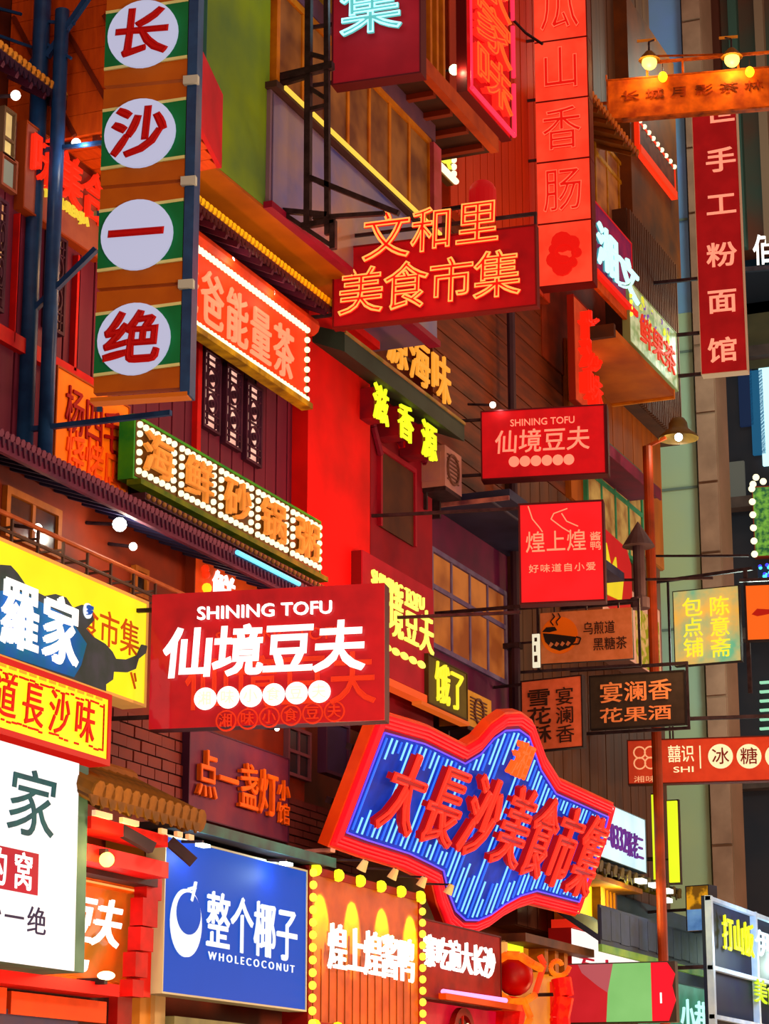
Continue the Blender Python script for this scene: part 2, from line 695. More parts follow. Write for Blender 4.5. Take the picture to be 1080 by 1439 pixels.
# bay windows, tall amber panes
a = hitx(388, 126, -10.98)
zt = hitx(560, 146, -10.98).z
wi, Mw, ww, hw = window((388, 126), (606, 196), -10.98, 7, [1.0], mat('#c0843a', '#a0601c', 3), AMBD, fw=.09, depth=.18)
for i in range(7):
    obj('curtain', MB().box(.2 + i * ww / 7, .2 + i * ww / 7 + .10, .06, .09, .1, hw - .1), mat('#c8843a', '#9a5a24', 5), wi)
obj('head_beam', MB().box(-.1, ww + .1, -.02, .3, hw, hw + .28), mat('#6a4a58', '#54405a', 2), wi)
obj('eave_board', MB().box(-.1, ww + .2, -.45, .3, hw + .28, hw + .36), mat('#8a7a3c', '#6a5a30', 2), wi)
struct('trim_1', MB().box(-10.95 - .4, -10.95 + .03, hitx(607, 300, -10.95).y, hitx(607, 300, -10.95).y + .28, hitx(607, 330, -10.95).z, hitx(607, 200, -10.95).z), mat('#b05a6a', '#8a4440', 2))

# --- upper balcony slab, beam and timber slats
M, w, h = facM((560, 60), (700, 176), -10.45)
bal = T('timber_balcony', 'orange timber balcony with upright slats behind the red neon sign at the top', 'balcony', M, w, h)
bal.part('front_beam', MB().box(0, w, 0, .12, 0, .22), mat('#a85018', '#8a3c14', 3))
bal.part('floor', MB().box(0, w, .12, 1.5, .02, .12), mat('#3a1c12', '#28140e', 3))
for i in range(6):
    bal.part('joist', MB().box(w * (i + .5) / 6 - .05, w * (i + .5) / 6 + .05, .12, 1.6, -.06, .02), mat('#6a2c14'))
for u in (590, 599, 608, 617, 626):
    x, z = bal.loc(u, 90)
    bal.part('slat', MB().box(x - .035, x + .035, .02, .10, .22, 3.2), mat('#b87a2c', '#9a5a20', 3))
bal.part('back_screen', MB().box(.2, w, .8, .85, .12, 3.2), mat('#1e1610', '#141010', 3))
bal.part('top_rail', MB().box(0, w, .02, .10, 3.2, 3.3), mat('#b87a2c'))

# --- orange plank ceiling of the far left roof
Zc = hitx(308, 236, -10.6).z
A, B = hitz(308, 236, Zc), hitz(170, -40, Zc)
YS = 19.35                                   # in front of this line the roof opens upwards, the blue posts stand there
kk = (A.y - YS) / (A.y - B.y)
XS = A.x + (B.x - A.x) * kk
ce = struct('ceiling', MB().box(-12.5, A.x, A.y - .02, A.y + .06, Zc + .03, Zc + .2), mat('#8a1c24', '#701420', 2))
yy = A.y
while yy - .235 > YS:
    xr = A.x + (XS - A.x) * (A.y - yy) / (A.y - YS)
    obj('plank', MB().box(-12.44, xr, yy - .235, yy - .005, Zc, Zc + .05), OAK, ce)
    yy -= .24
zz = Zc
while zz < Zc + 3.4:
    obj('plank', MB().box(-12.44, XS + .05, YS - .03, YS + .02, zz, zz + .235), OAK, ce)
    zz += .24
fas = MB()
p0, p1 = A + Vector((0, 0, .12)), Vector((XS, YS, Zc + .12))
fas.bar(p0 + Vector((0, 0, .3)), p1 + Vector((0, 0, .3)), .05, .85)
obj('fascia', fas, mat('#b0203a', '#901830', 2), ce)
for xx in (-11.9, -11.4, -10.95):
    obj('beam', MB().box(xx - .03, xx + .03, YS + .02, A.y - .1, Zc - .08, Zc), mat('#6a2a10', '#4a1c0c', 3), ce)
for k_ in range(3):
    obj('beam', MB().bar((-12.4 + k_ * .55, YS - .05, Zc + 1.5 - k_ * .1), (-11.6 + k_ * .55, YS - .05, Zc + .0), .045), mat('#6a2a10', '#4a1c0c', 3), ce)


# ------------------------------------------------------------------ tiled eaves
def eave(name, label, L, Rr, X, run, rise, n, tm, um, endm, r=.055, group=None, strip=None, cat='eave'):
    a = hitx(L[0], L[1], X)
    b = hitx(Rr[0], Rr[1], X)
    M = Matrix(((0, -1, 0, X), (1, 0, 0, a.y), (0, 0, 1, a.z), (0, 0, 0, 1)))
    w = b.y - a.y
    t = T(name, label, cat, M, w, rise, group)
    t.part('deck', MB().add([(0, 0, -.02), (w, 0, -.02), (w, run, rise - .02), (0, run, rise - .02), (0, 0, .03), (w, 0, .03), (w, run, rise + .03), (0, run, rise + .03)],
                            [(0, 1, 2, 3), (7, 6, 5, 4), (0, 4, 5, 1), (1, 5, 6, 2), (2, 6, 7, 3), (3, 7, 4, 0)]), um)
    s = w / n
    tile = MB().cyl((0, 0, .05), (0, run, rise + .05), r, 8).mesh('roof_tile')
    tile.materials.append(tm)
    cap = MB().cyl((0, -.025, .045), (0, 0, .05), r * 1.15, 10).mesh('tile_end')
    cap.materials.append(endm)
    drip = MB().prism([(-r * .8, .02), (r * .8, .02), (r * .45, -.05), (0, -.085), (-r * .45, -.05)], -.02, 0).mesh('drip_tile')
    drip.materials.append(tm)
    for i in range(n):
        for me, nm, off in ((tile, 'roof_tile', .5), (cap, 'tile_end', .5), (drip, 'drip_tile', 0)):
            o = bpy.data.objects.new(nm, me)
            COL.objects.link(o)
            o.parent = t.root
            o.location = (s * (i + off), 0, 0)
    rm = MB().bar((0, .05, -.05), (0, run, rise - .05), .05, .07).mesh('rafter')
    rm.materials.append(um)
    for i in range(max(2, n // 3)):
        o = bpy.data.objects.new('rafter', rm)
        COL.objects.link(o)
        o.parent = t.root
        o.location = (w * (i + .5) / max(2, n // 3), 0, 0)
    if strip:
        t.part('light_strip', MB().box(0, w, .10, .16, .17, .22), strip)
    return t


TLD = mat('#2c1a30', '#1e1424', 4, rough=.5)
UND = mat('#4a2034', '#381828', 3)
END = mat('#a87a48', '#2a1a20', 9, sharp=True)
ENY = mat('#f0d060', '#5a2a18', 7, sharp=True)
t = eave('tiled_eave', 'dark tiled eave with pale tile ends at the far left under the orange plank ceiling', (-40, 42), (150, 214), -11.74, .32, .16, 30, TLD, UND, END)
t = eave('tiled_eave', 'long tiled eave with amber lit tile ends above the orange red tea board', (245, 263), (470, 446), -11.25, .8, .35, 44, mat('#4a2024', '#30141c', 4), mat('#4a1a2c', '#34142a', 3), ENY, strip=glow('#e8c020', 1.3))
x0 = 0
t.part('log_beam', MB().cyl((0, .32, -.16), (t.w, .32, -.16), .12, 10), mat('#c0501c', '#963a14', 4))
t = eave('tiled_eave', 'plum coloured eave running below the orange board and the seafood board', (-60, 585), (452, 852), -11.25, .8, .25, 84, mat('#5a2a44', '#3a1c34', 4), mat('#1e2444', '#2a1c34', 2), mat('#6a3a50', '#4a2840', 4), r=.034)
t.part('valance', MB().box(0, t.w, .0, .05, -.12, -.02), mat('#5c2840', '#44203a', 3))
M = t.M
t2 = T('cyan_light_strip', 'short cyan light tube under the right end of the seafood board', 'light', M @ Matrix.Translation((0, -.05, 0)))
a = M.inverted() @ hitx(333, 776, -11.2)
b = M.inverted() @ hitx(420, 822, -11.2)
t2.root.matrix_world = M @ Matrix.Translation((a.x, -.05, a.z))
t2.part('tube', MB().cyl((0, 0, 0), (b.x - a.x, 0, 0), .028, 8), glow('#6ad0f0', 1.4))
t2.part('housing', MB().box(0, b.x - a.x, .03, .09, -.03, .05), mat('#14486a'))
# seafood board fringe of round beads under its ledge
t = eave('tiled_eave', 'small tiled eave with curled ends over the left shop gate', (130, 1120), (284, 1168), -10.6, .85, .42, 13, mat('#7a5420', '#4e3818', 4), mat('#5a3a18', '#3a2814', 4), mat('#8a6028', '#5a3e1c', 5), r=.10)
t.part('ridge', MB().cyl((-.1, .85, .5), (t.w + .02, .85, .5), .12, 10), mat('#8a5a20', '#5a3c18', 4))
gate_eave = t
t = eave('tiled_eave', 'orange brown tiled eave beside the lowest bulky lamps at the right of the red boxes', (825, 128), (897, 240), -11.3, .75, .3, 18, mat('#a85a24', '#6a3818', 4), mat('#7a4a20', '#4e3018', 3), mat('#b87038', '#7a4420', 5), r=.05)
# green black roof slope on the red building
M, w, h = facM((484, 492), (652, 577), -11.3)
t = T('roof_slope', 'smooth dark green roof edge sloping past the yellow green characters', 'roof', M, w, h)
t.part('roof_panel', MB().add([(0, 0, -.02), (w, 0, -.02), (w, .75, .3), (0, .75, .3), (0, 0, .24), (w, 0, .24), (w, .75, .5), (0, .75, .5)],
                              [(0, 1, 2, 3), (7, 6, 5, 4), (0, 4, 5, 1), (1, 5, 6, 2), (2, 6, 7, 3), (3, 7, 4, 0)]), mat('#2e3c38', '#24302c', 2))
t.part('edge_strip', MB().box(0, w, -.02, .0, .22, .26), mat('#a07a5a', '#6a6a3a', 3))

# dark slab canopy over the long window
Zs = hitx(606, 712, -12.1).z
Ys = hitx(606, 712, -12.1).y
c2 = hitz(727, 708, Zs)
t = T('canopy', 'flat navy canopy slab above the long window', 'canopy', Matrix.Translation((-12.1, Ys, Zs)))
t.part('slab', MB().box(0, c2.x + 12.1, 0, 5.5, 0, .14), mat('#282c48', '#1c1e34', 2, rough=.5))
t.part('front_angle', MB().box(0, c2.x + 12.1, -.04, 0, -.03, .03), mat('#b08078', '#5a3a44', 3))
t.part('seam', MB().box(.9, .93, 0, 5.4, -.02, 0), mat('#4a4a5c'))

# brown protruding box floor under the garnish sign
Zs = hitx(810, 540, -12.1).z
Zs = hitx(857, 568, -12.05).z
far_in, far_out = hitx(857, 568, -12.05), hitz(950, 560, Zs)
near_out, near_in = hitz(884, 470, Zs), hitz(832, 478, Zs)
mid_in = hitz(831, 533, Zs)
t = T('balcony_floor', 'amber lit underside of the projecting room below the green garnish sign', 'balcony', Matrix.Translation(far_in))
pts = [Vector(q) - far_in for q in (far_in, (far_out.x, far_in.y, Zs), (far_out.x, near_out.y, Zs), (near_in.x, near_out.y, Zs), mid_in)]
n = len(pts)
vs = [(p.x, p.y, 0) for p in pts] + [(p.x, p.y, .12) for p in pts]
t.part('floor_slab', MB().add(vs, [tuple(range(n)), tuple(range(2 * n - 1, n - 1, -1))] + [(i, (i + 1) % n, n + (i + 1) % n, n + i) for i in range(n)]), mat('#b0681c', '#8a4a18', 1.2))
q = pts[1]
t.part('edge_beam', MB().box(0, q.x, .0, .06, -.04, .14), mat('#d08a30', '#a0601c', 3))
t.part('near_beam', MB().box(pts[3].x, pts[2].x, pts[2].y - .1, pts[2].y, -.02, .2), mat('#4a2818', '#34201a', 3))

# ------------------------------------------------------------------ windows
FR = mat('#5a2c3c', '#44202e', 4)


def lattice(BL, TR, X, m, paper, label=None):
    o, M, w, h = window(BL, TR, X, 1, 1, m, paper, fw=.035)
    mb = MB()
    b = .014
    for k in (.25, .75):
        mb.box(w * k - b / 2, w * k + b / 2, .0, .03, .05, h - .05)
    obj('lattice', mb, m, o)['kind'] = 'stuff'
    for zc in (.34, .66):
        obj('lattice_ring', MB().ring(w / 2, h * zc, h * .13, .02, -.005, .035, 18, rx=w * .30), m, o)
        obj('lattice_ring', MB().ring(w / 2, h * zc, h * .05, .02, -.005, .035, 12, rx=w * .12), m, o)
    mb = MB()
    for zc in (.12, .2, .5, .8, .88):
        mb.box(.05, w - .05, .0, .03, h * zc - b / 2, h * zc + b / 2)
    obj('lattice', mb, m, o)['kind'] = 'stuff'
    return o


for (a, b) in (((286, 598), (312, 502)), ((317, 622), (342, 524)), ((346, 645), (370, 547))):
    lattice(a, b, -11.90, PURD, glow('#f8c8b0', 1.0, '#e0a090', 4))
for (a, b) in (((-8, 432), (13, 285)), ((38, 452), (56, 318)), ((66, 458), (96, 338))):
    lattice(a, b, -11.90, PURD, glow('#f0b070', .9, '#b07050', 3))
# red posts of the timber storey
for i, (u, v0, v1) in enumerate(((20, 480, 300), (104, 520, 360), (276, 640, 480))):
    M, w, h = facM((u, v0), (u + 9, v1), -11.9)
    o = struct('trim_%d' % (i + 2), MB().box(0, w, 0, .1, 0, h), mat('#b01424', '#8a1020', 3))
    o.matrix_world = M
M, w, h = facM((-20, 465), (145, 512), -11.9)
o = struct('trim_5', MB().box(0, w, 0, .12, 0, .16), mat('#b0142c', '#8a1028', 3))
o.matrix_world = M @ Matrix.Translation((0, 0, 0))
# lit glazing at far left behind the blue posts
window((4, 215), (24, 160), -11.9, 1, [.35, .65], mat('#5a4a3c'), glow('#e8c878', .8, '#c0a070', 2), fw=.03)
window((40, 300), (58, 250), -11.9, 1, 1, mat('#7a4a3c'), glow('#7a94c8', .7), fw=.03)
window((2, 258), (26, 228), -11.9, 1, 1, mat('#7a4a3c'), glow('#8a8a78', .6), fw=.03)
# lower left windows
TRM = mat('#a0643c', '#7a4a2c', 4)
window((8, 752), (88, 718), -11.94, 2, 1, TRM, mat('#5a3a30', '#2e2426', 2, rough=.2), fw=.07)
window((190, 835), (210, 802), -11.94, 1, 1, TRM, mat('#1a1414', rough=.2), fw=.05)
# long window
BLF = mat('#6a6484', '#5a4a70', 4)
window((607, 908), (712, 832), -12.05, 4, [.62, .38], BLF, AMB, fw=.07)
# right small windows
YLF = mat('#b88a48', '#8a6030', 4)
window((838, 292), (886, 245), -12.0, 3, [.75, .25], YLF, AMB2, fw=.07)
GF = mat('#4a8a6a', '#3a6a54', 3)
o, M, w, h = window((826, 740), (903, 690), -11.95, 4, [.7, .3], GF, glow('#c89a50', .6, '#7a4a24', 2.5), fw=.08)
obj('cornice', MB().box(-.1, w + .1, -.25, .15, h, h + .10), mat('#5a9a7a', '#4a7a5a', 3), o)
o, M, w, h = window((840, 640), (901, 662), -11.95, 4, 1, mat('#2c5a4a'), glow('#a09080', .6, '#4a3a34', 6), fw=.06)
M, w, h = facM((826, 612), (926, 682), -11.4)
t = T('awning_edge', 'purple edged awning over the green framed window behind the lamp post', 'awning', M, w, h)
t.part('awning_board', MB().box(0, w, 0, .6, 0, .14), mat('#5a1830', '#44142a', 3))
t.part('awning_lip', MB().box(0, w, -.03, 0, -.05, .16), mat('#6a1c34', '#4a1428', 3))
# dark grid window right of the carved board
BLD = mat('#2a2838', '#1c1a28', 3)
window((405, 1088), (438, 1030), -11.93, 2, 2, mat('#5a3a44'), mat('#20242c', rough=.2), fw=.04)
window((458, 1085), (492, 1020), -11.93, 1, 1, mat('#3a2440'), mat('#2c2650', '#221e3c', 2), fw=.04)

# brickwork patches on the plastered wall
o, w, h = wp((140, 1128), (262, 1030), -11.94, mat('#3a2420', '#2a1c1c', 3), depth=.07)
bricks(o, w, h, mat('#7a3420', '#4a2c38', 1.6), 6, 8)
o, w, h = wp((400, 1215), (500, 1150), -11.94, mat('#2e1c1c', '#201418', 3), depth=.07)
bricks(o, w, h, mat('#5a2c28', '#3c2028', 1.6), 5, 9)

# ------------------------------------------------------------------ right hand columns and the far side
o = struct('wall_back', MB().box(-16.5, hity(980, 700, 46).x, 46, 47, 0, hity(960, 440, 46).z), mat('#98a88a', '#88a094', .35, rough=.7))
obj('upper_cladding', MB().box(-16.5, hity(980, 700, 46).x, 46.02, 47, hity(960, 440, 46).z, 36), mat('#6f8cc0', '#6a8aa0', .5, rough=.7), o)  # bluer paint stands in for the cool light on the upper wall
for _i in range(12):
    obj('cladding_joint', MB().box(-16.4, hity(980, 700, 46).x, 45.97, 46, _i * 3.0, _i * 3.0 + .05), mat('#5a6a64'), o)
o = struct('wall_back', MB().box(hity(982, 700, 45.7).x, hity(1011, 700, 45.7).x, 45.7, 46.6, 0, 36), mat('#7a6254', '#6a5648', 1))
x0, x1 = hity(982, 700, 45.7).x, hity(1011, 700, 45.7).x
for i in range(24):
    obj('stone_block', MB().box(x0 + .02, x1 - .02, 45.64, 45.70, i * 1.5 + .03, i * 1.5 + 1.47), mat('#866e60', '#705a4e', 2), o)
x0 = hity(1013, 700, 50).x
o = struct('wall_back', MB().box(x0, x0 + 3, 50, 52, 0, 36), mat('#2c2c34', '#1e2430', .8))
for z in (9.2, 12.5, 15.5, 19.0, 22.6):
    obj('ledge', MB().box(x0, x0 + 3, 49.6, 50, z, z + .25), mat('#544a48', '#3a3434', 2), o)
for u0, v0, u1, v1, m_ in ((1022, 720, 1045, 648, glow('#6a6a60', .5)), (1072, 655, 1095, 515, glow('#c0f0f8', 1.3)), (1058, 640, 1071, 520, glow('#1c5a80', .8)), (1040, 600, 1056, 520, glow('#182848', .7)), (1000, 450, 1100, 180, mat('#3a5a80', '#2a4a60', 1)), (1050, 520, 1100, 380, mat('#5a5a48', '#3c4038', 1)), (1018, 180, 1100, -20, mat('#4a5448', '#5a3c30', 1))):
    a, b = hity(u0, v0, 49.95), hity(u1, v1, 49.95)
    ob = obj('lit_panel' if 'lit' in m_.name else 'cladding_panel', MB().box(a.x, b.x, 49.9, 50.0, a.z, b.z), m_, o)
for i in range(10):
    a = hity(1066, 960 + i * 13, 49.8)
    obj('louvre_light', MB().box(a.x, a.x + .6, 49.85, 49.95, a.z, a.z + .05), glow('#9ae0b8', .9), o)
# upper background between buildings, top right
o = struct('wall_back', MB().box(hity(850, 50, 44).x - 3, hity(1100, 50, 44).x + .5, 48.2, 48.8, 21.0, 40), mat('#54342a', '#30443e', .4))
for i, u in enumerate((872, 895, 930, 958, 972, 1000, 1025, 1062)):
    a = hity(u, 60, 48.1)
    obj('pilaster', MB().box(a.x, a.x + .2, 48.0, 48.2, 21, 36), mat(('#6a5a50', '#4a2820', '#3a504a', '#7a6a5c')[i % 4]), o)
# ================================================================== SIGNS
STEEL = mat('#3a2e34', '#22191f', 9, rough=.5, metal=.5)
NAVY = mat('#2c4a78', '#203660', 5, rough=.35)
DARK = mat('#2a1a1c', '#150d10', 8)
WHITE = glow('#fff8f0', 1.5)
BULB = glow('#fff4c4', 1.5)
BULBY = glow('#ffe040', 1.5)
REDBOX = mat('#b3141c', '#96101a', 2.2, rough=.35, emit=.42, coat=.3)
WALLX = -12.0

# --- tall striped sign of four panels with round discs
M, w, h = perpM((131, 557), (252, 549), (150, -12), X0=-10.2)
t = T('hanging_sign', 'tall brown and green striped sign with four white discs of red brush characters', 'sign', M, w, h)
BR = mat('#b06a1c', '#a05c14', 3, emit=.18)
GR = mat('#12784a', '#0c6a40', 3, emit=.15)
CR = mat('#dfe6b0', '#cfd8a0', 4, emit=.2)
DI = glow('#c6cbea', .72)  # discs are unlit; the bluish light on them is put in as glow
RC = mat('#b0102c', emit=.35)
ph = h / 4
for i, ch in enumerate('长沙一绝'):
    zt = h - i * ph
    z0 = zt - ph + .03
    H = ph - .035
    pn = t.part('panel', MB().box(.0, w, .0, .10, z0, z0 + H), BR)
    for a, b, m_, nm in ((.17, .20, CR, 'stripe'), (.20, .77, GR, 'green_band'), (.77, .80, CR, 'stripe')):
        dz = .05
        mb = MB()
        mb.prism([(0.0, z0 + H * a - dz * .3), (w, z0 + H * a + dz * .7), (w, z0 + H * b + dz * .7), (0.0, z0 + H * b - dz * .3)], -.012 if m_ is GR else -.018, 0)
        t.part(nm, mb, m_, pn)
    t.part('disc', MB().disc(w * .47, z0 + H * .49, H * .35, -.06, -.018, 36), DI, pn)
    r = H * .27
    zc = z0 + H * .49
    put(t, ch, w * .47 - r * .98, w * .47 + r * .98, zc - r * .92, zc + r * .92, RC, off=0.042, y=-.07, parent=pn, slant=.08)
t.part('side_post', MB().box(w + .01, w + .10, -.02, .16, -.05, h), NAVY)
t.part('bottom_rail', MB().box(-.02, w + .08, -.03, .12, -.06, -.02), mat('#c07a4a', emit=.15))
for z in (.25, .5, .75):
    t.part('clamp', MB().box(w - .02, w + .12, -.06, .0, h * z - .05, h * z + .03), mat('#b9c4c0'))

# --- red light boxes hanging in a column
M, w, h = perpM((757, 405), (832, 397), (757, -22), X0=-11.8)
RB = glow('#f23a22', .95, '#fb4a2e', 2)
t = T('hanging_sign', 'column of five glowing red light boxes with raised red characters', 'sign', M, w, h)
ph = (h) / 5
RR = glow('#e0140c', .95)
RO = glow('#ff6a4a', 1.0)
for i, ch in enumerate('瓜山香肠 '):
    z1 = h - ph * i
    z0 = z1 - ph + .035
    pn = t.part('light_box', MB().box(0, w, 0, .30, z0, z1), RB)
    t.part('box_edge', MB().box(0, w, .01, .31, z0 - .02, z0 - .001).box(w, w + .02, -.005, .31, z0 - .02, z1), mat('#5a1214'), pn)
    if ch != ' ':
        put(t, ch, w * .13, w * .87, z0 + ph * .14, z1 - ph * .12, RR, off=0.010, y=-.02, parent=pn)
        put(t, ch, w * .13, w * .87, z0 + ph * .14, z1 - ph * .12, RO, tube=.012, y=-.05, parent=pn, name='neon_outline')
    else:
        mb = MB()
        for q in range(7):
            an = q * .897
            mb.disc(w * .5 + w * .22 * math.cos(an), z1 - ph * .5 + w * .24 * math.sin(an), w * (.10 + .05 * (q % 3)), -.03 - .004 * q, 0, 12)
        mb.ring(w * .5, z1 - ph * .5, w * .2, .03, -.07, -.02, 18)
        t.part('emblem', mb, RR, pn)['kind'] = 'stuff'
brackets(t, STEEL, zs=(.12, .42, .62, .82), back=.25)

# --- neon outlined food market sign
M, w, h = perpM((467, 462), (755, 430), (467, 350), X0=-11.2)
BD = mat('#8c0a10', '#7a080e', 3, rough=.4, emit=.5)
t = board('neon_sign', 'dark red board with orange outlined neon characters in two rows', 'sign', (M, w, h), BD, mat('#5a1416'), depth=.12, rim=.02)
ORN = glow('#ff9a48', 1.5)
RED = glow('#e8120a', .9)
for s, cells in (('文和里', ((513, 372, 578, 297), (581, 360, 638, 291), (643, 350, 703, 282))), ('美食市集', ((479, 448, 541, 376), (542, 441, 603, 368), (606, 431, 667, 362), (669, 425, 733, 352)))):
    for ch, (a, b, c, d) in zip(s, cells):
        x0, z0 = t.loc(a, b)
        x1, z1 = t.loc(c, d)
        put(t, ch, x0, x1, z0, z1, RED, off=0.025, y=-.05, slant=.04)
        put(t, ch, x0, x1, z0, z1, ORN, off=0.025, tube=.021, y=-.09, name='neon_outline', slant=.04)
t.part('top_frame', MB().bar((0, .05, h + .16), (w, .05, h + .16), .04).bar((.02, .05, h), (.02, .05, h + .16), .03).bar((w - .02, .05, h), (w - .02, .05, h + .16), .03), STEEL)
brackets(t, STEEL, zs=(.2, .9), back=.7)
p = M @ Vector((w * .5, -.8, h * .4))
lamp(p, 30, (1, .10, .05), .3, 'neon_light')

# --- cyan outlined character on a red board at the top
M, w, h = perpM((466, 121), (592, 103), (466, -60), X0=-10.7)
t = board('neon_sign', 'dark red board with a pale cyan neon character at the top edge', 'sign', (M, w, h), mat('#8a1420', '#7a101c', 2, emit=.42), mat('#4a1018'), depth=.2, rim=.02)
x0, z0 = t.loc(482, 57)
x1, z1 = t.loc(566, -28)
put(t, '集', x0, x1, z0, z1, glow('#5fb8b4', .9), off=0.025, y=-.06)
put(t, '集', x0, x1, z0, z1, glow('#a8f2ff', 1.5), off=0.025, tube=.02, y=-.10, name='neon_outline')
brackets(t, STEEL, zs=(.05, .5), back=.5)
lamp(M @ Vector((w * .5, -.7, h * .5)), 10, (.6, .9, 1), .3, 'neon_light')


# --- tofu shop signs
def ring_row(t, u0, v0, u1, v1, n, rpx, m, y=-.03, hollow=False, chars=None, cm=None):
    for i in range(n):
        k = i / (n - 1)
        x, z = t.loc(u0 + (u1 - u0) * k, v0 + (v1 - v0) * k)
        xr, _ = t.loc(u0 + (u1 - u0) * k + rpx, v0 + (v1 - v0) * k)
        _, zr = t.loc(u0 + (u1 - u0) * k, v0 + (v1 - v0) * k - rpx)
        rx, rz = xr - x, zr - z
        mb = MB()
        if hollow:
            mb.ring(x, z, rz, rz * .16, y, y + .02, 20, rx=rx)
        else:
            mb.disc(x, z, rz, y, y + .02, 24, rx=rx)
        o = t.part('round_badge', mb, m)
        if chars:
            put(t, chars[i], x - rx * .62, x + rx * .62, z - rz * .62, z + rz * .62, cm, y=y - .01, parent=o, off=0.000)


M, w, h = perpM((209, 1025), (540, 1012), (215, 836), X0=-11.0)
t = board('light_sign', 'large dark red tofu shop sign with glowing white lettering and six white discs', 'sign', (M, w, h), REDBOX, mat('#4a1420', '#2a1018', 3), depth=.22, rim=.0)
GHOST = mat('#c23018', emit=.55)  # reflection of the white lettering, built as dim red letters and rings
word(t, 'SHINING TOFU', (303, 906), (486, 880), GHOST, y=-.012, off=0.010, ext=.004)
row(t, '仙境豆夫', (258, 1000), (530, 915), GHOST, y=-.011, off=0.015, ext=.004)
ring_row(t, 318, 1013, 470, 1000, 6, 15, GHOST, y=-.013, hollow=True, chars='湘味小食豆夫', cm=GHOST)
word(t, 'SHINING TOFU', (279, 873), (468, 845), WHITE, y=-.05, off=0.018)
row(t, '仙境豆夫', (232, 955), (515, 873), WHITE, y=-.05, off=0.038, gap=.02, slant=.06)
ring_row(t, 290, 983, 450, 973, 6, 15.5, WHITE, y=-.05, chars='湘味小食豆夫', cm=glow('#fff0c0', 1.2))
brackets(t, STEEL, zs=(.1, .9), back=.8)

M, w, h = facM((508, 934), (608, 830), -11.6)
YL = glow('#f6f060', 1.3)
t = board('light_sign', 'narrow dark red tofu shop sign with glowing yellow lettering behind the large one', 'sign', (M, w, h), mat('#8e1420', '#7c101c', 2, emit=.55), mat('#5a1018'), depth=.42, rim=.0)
word(t, 'SHINING TOFU', (520, 819), (593, 840), YL, off=.012)
row(t, '仙境豆夫', (520, 880), (607, 864), YL, off=.012, gap=.1)
ring_row(t, 530, 904, 590, 934, 6, 5, YL, hollow=False)
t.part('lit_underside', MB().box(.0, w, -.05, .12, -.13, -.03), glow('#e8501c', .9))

M, w, h = perpM((676, 675), (852, 668), (676, 578), X0=-11.75)
PK = mat('#f08a72', emit=.75)
t = board('light_sign', 'small red tofu shop sign with pink lettering above the red duck shop sign', 'sign', (M, w, h), mat('#bb1018', '#a80e16', 3, emit=.5), mat('#4a1018'), depth=.25, rim=.02)
word(t, 'SHINING TOFU', (717, 600), (807, 585), PK, ext=.008, off=0.010)
row(t, '仙境豆夫', (695, 639), (829, 599), PK, off=0.015, slant=.06, ext=.008)
ring_row(t, 722, 649, 799, 646, 6, 7.5, PK, hollow=False, y=-.016)
brackets(t, STEEL, zs=(.1, .9), back=.3)
t.part('side_face', MB().box(w, w + .03, .0, .25, 0, h), mat('#3a1218'))

# --- duck shop sign
M, w, h = perpM((730, 850), (851, 845), (731, 708), X0=-9.95)
t = board('light_sign', 'bright red duck shop sign with fine pink characters and swirling steam lines', 'sign', (M, w, h), glow('#e8141a', .92, '#f21c22', 2), mat('#3c1216'), depth=.2, rim=.025)
CM = glow('#ff9a72', .9)
row(t, '煌上煌', (738, 778), (824, 744), CM, off=0.000, ext=.008)
row(t, '酱鸭', (829, 774), (844, 747), CM, vertical=True, off=-.0, ext=.008)
row(t, '好味道自小爱', (742, 806), (838, 790), CM, off=0.000, ext=.008, gap=.14)
mb = MB()
for pts in (((742, 712), (748, 730), (758, 742), (762, 748)), ((797, 715), (778, 722), (774, 730), (790, 742), (800, 748)), ((789, 722), (796, 733), (812, 740))):
    t.part('steam_line', MB().tube([(t.loc(*q)[0], -.02, t.loc(*q)[1]) for q in pts], .008, 5), CM)
brackets(t, STEEL, zs=(-.06, .97), back=2.1)

# --- signs held in a steel frame: herbal tea, snow pastry, fruit wine
TAN = mat('#c88868', '#b87858', 7)
M, w, h = perpM((760, 933), (889, 925), (760, 862), X0=-11.6)
t = board('painted_sign', 'tan tea shop sign with a black steaming teacup on an orange disc', 'sign', (M, w, h), TAN, DARK, depth=.1, rim=.0)
x, z = t.loc(786, 893)
rr = t.loc(812, 893)[0] - x
t.part('orange_disc', MB().disc(x, z, rr, -.02, -.008, 28), mat('#e08030'))
mb = MB()
k = rr / 26
cup = [(-23, 4), (-8, 2), (8, -1), (24, -4)] + [(22, -10), (14, -18), (0, -22), (-12, -17), (-20, -8)]
mb.prism([(x + a * k, z + (b) * k) for a, b in cup], -.03, -.02)
for q in (((24, -4), (30, -6), (27, -14), (18, -14)),):
    mb.tube([(x + a * k, -.03, z + b * k) for a, b in q], .012, 5)
mb.prism([(x + a * k, z + b * k) for a, b in ((-24, 6), (-18, 12), (-6, 12), (-3, 7), (-14, 5))], -.03, -.02)
mb.tube([(x + a * k, -.03, z + b * k) for a, b in ((-8, 14), (-12, 20), (-6, 26), (-9, 31))], .010, 5)
mb.tube([(x + a * k, -.03, z + b * k) for a, b in ((-2, 14), (-4, 19), (2, 25), (-1, 31))], .010, 5)
t.part('teacup', mb, mat('#1c1210'))
lf = MB()
for a in (-12, -4, 4, 12):
    lf.prism([(x + (a - 3) * k, z - 14 * k), (x + a * k, z - 9 * k), (x + (a + 4) * k, z - 12 * k), (x + a * k, z - 16 * k)], -.036, -.03)
t.part('leaf_pattern', lf, TAN, split=True)
BK = mat('#33201a')
row(t, '乌煎道', (819, 893), (864, 872), BK, ext=.006, off=0.005)
row(t, '黑糖茶', (833, 915), (881, 894), BK, ext=.006, off=0.007)
mb = MB()
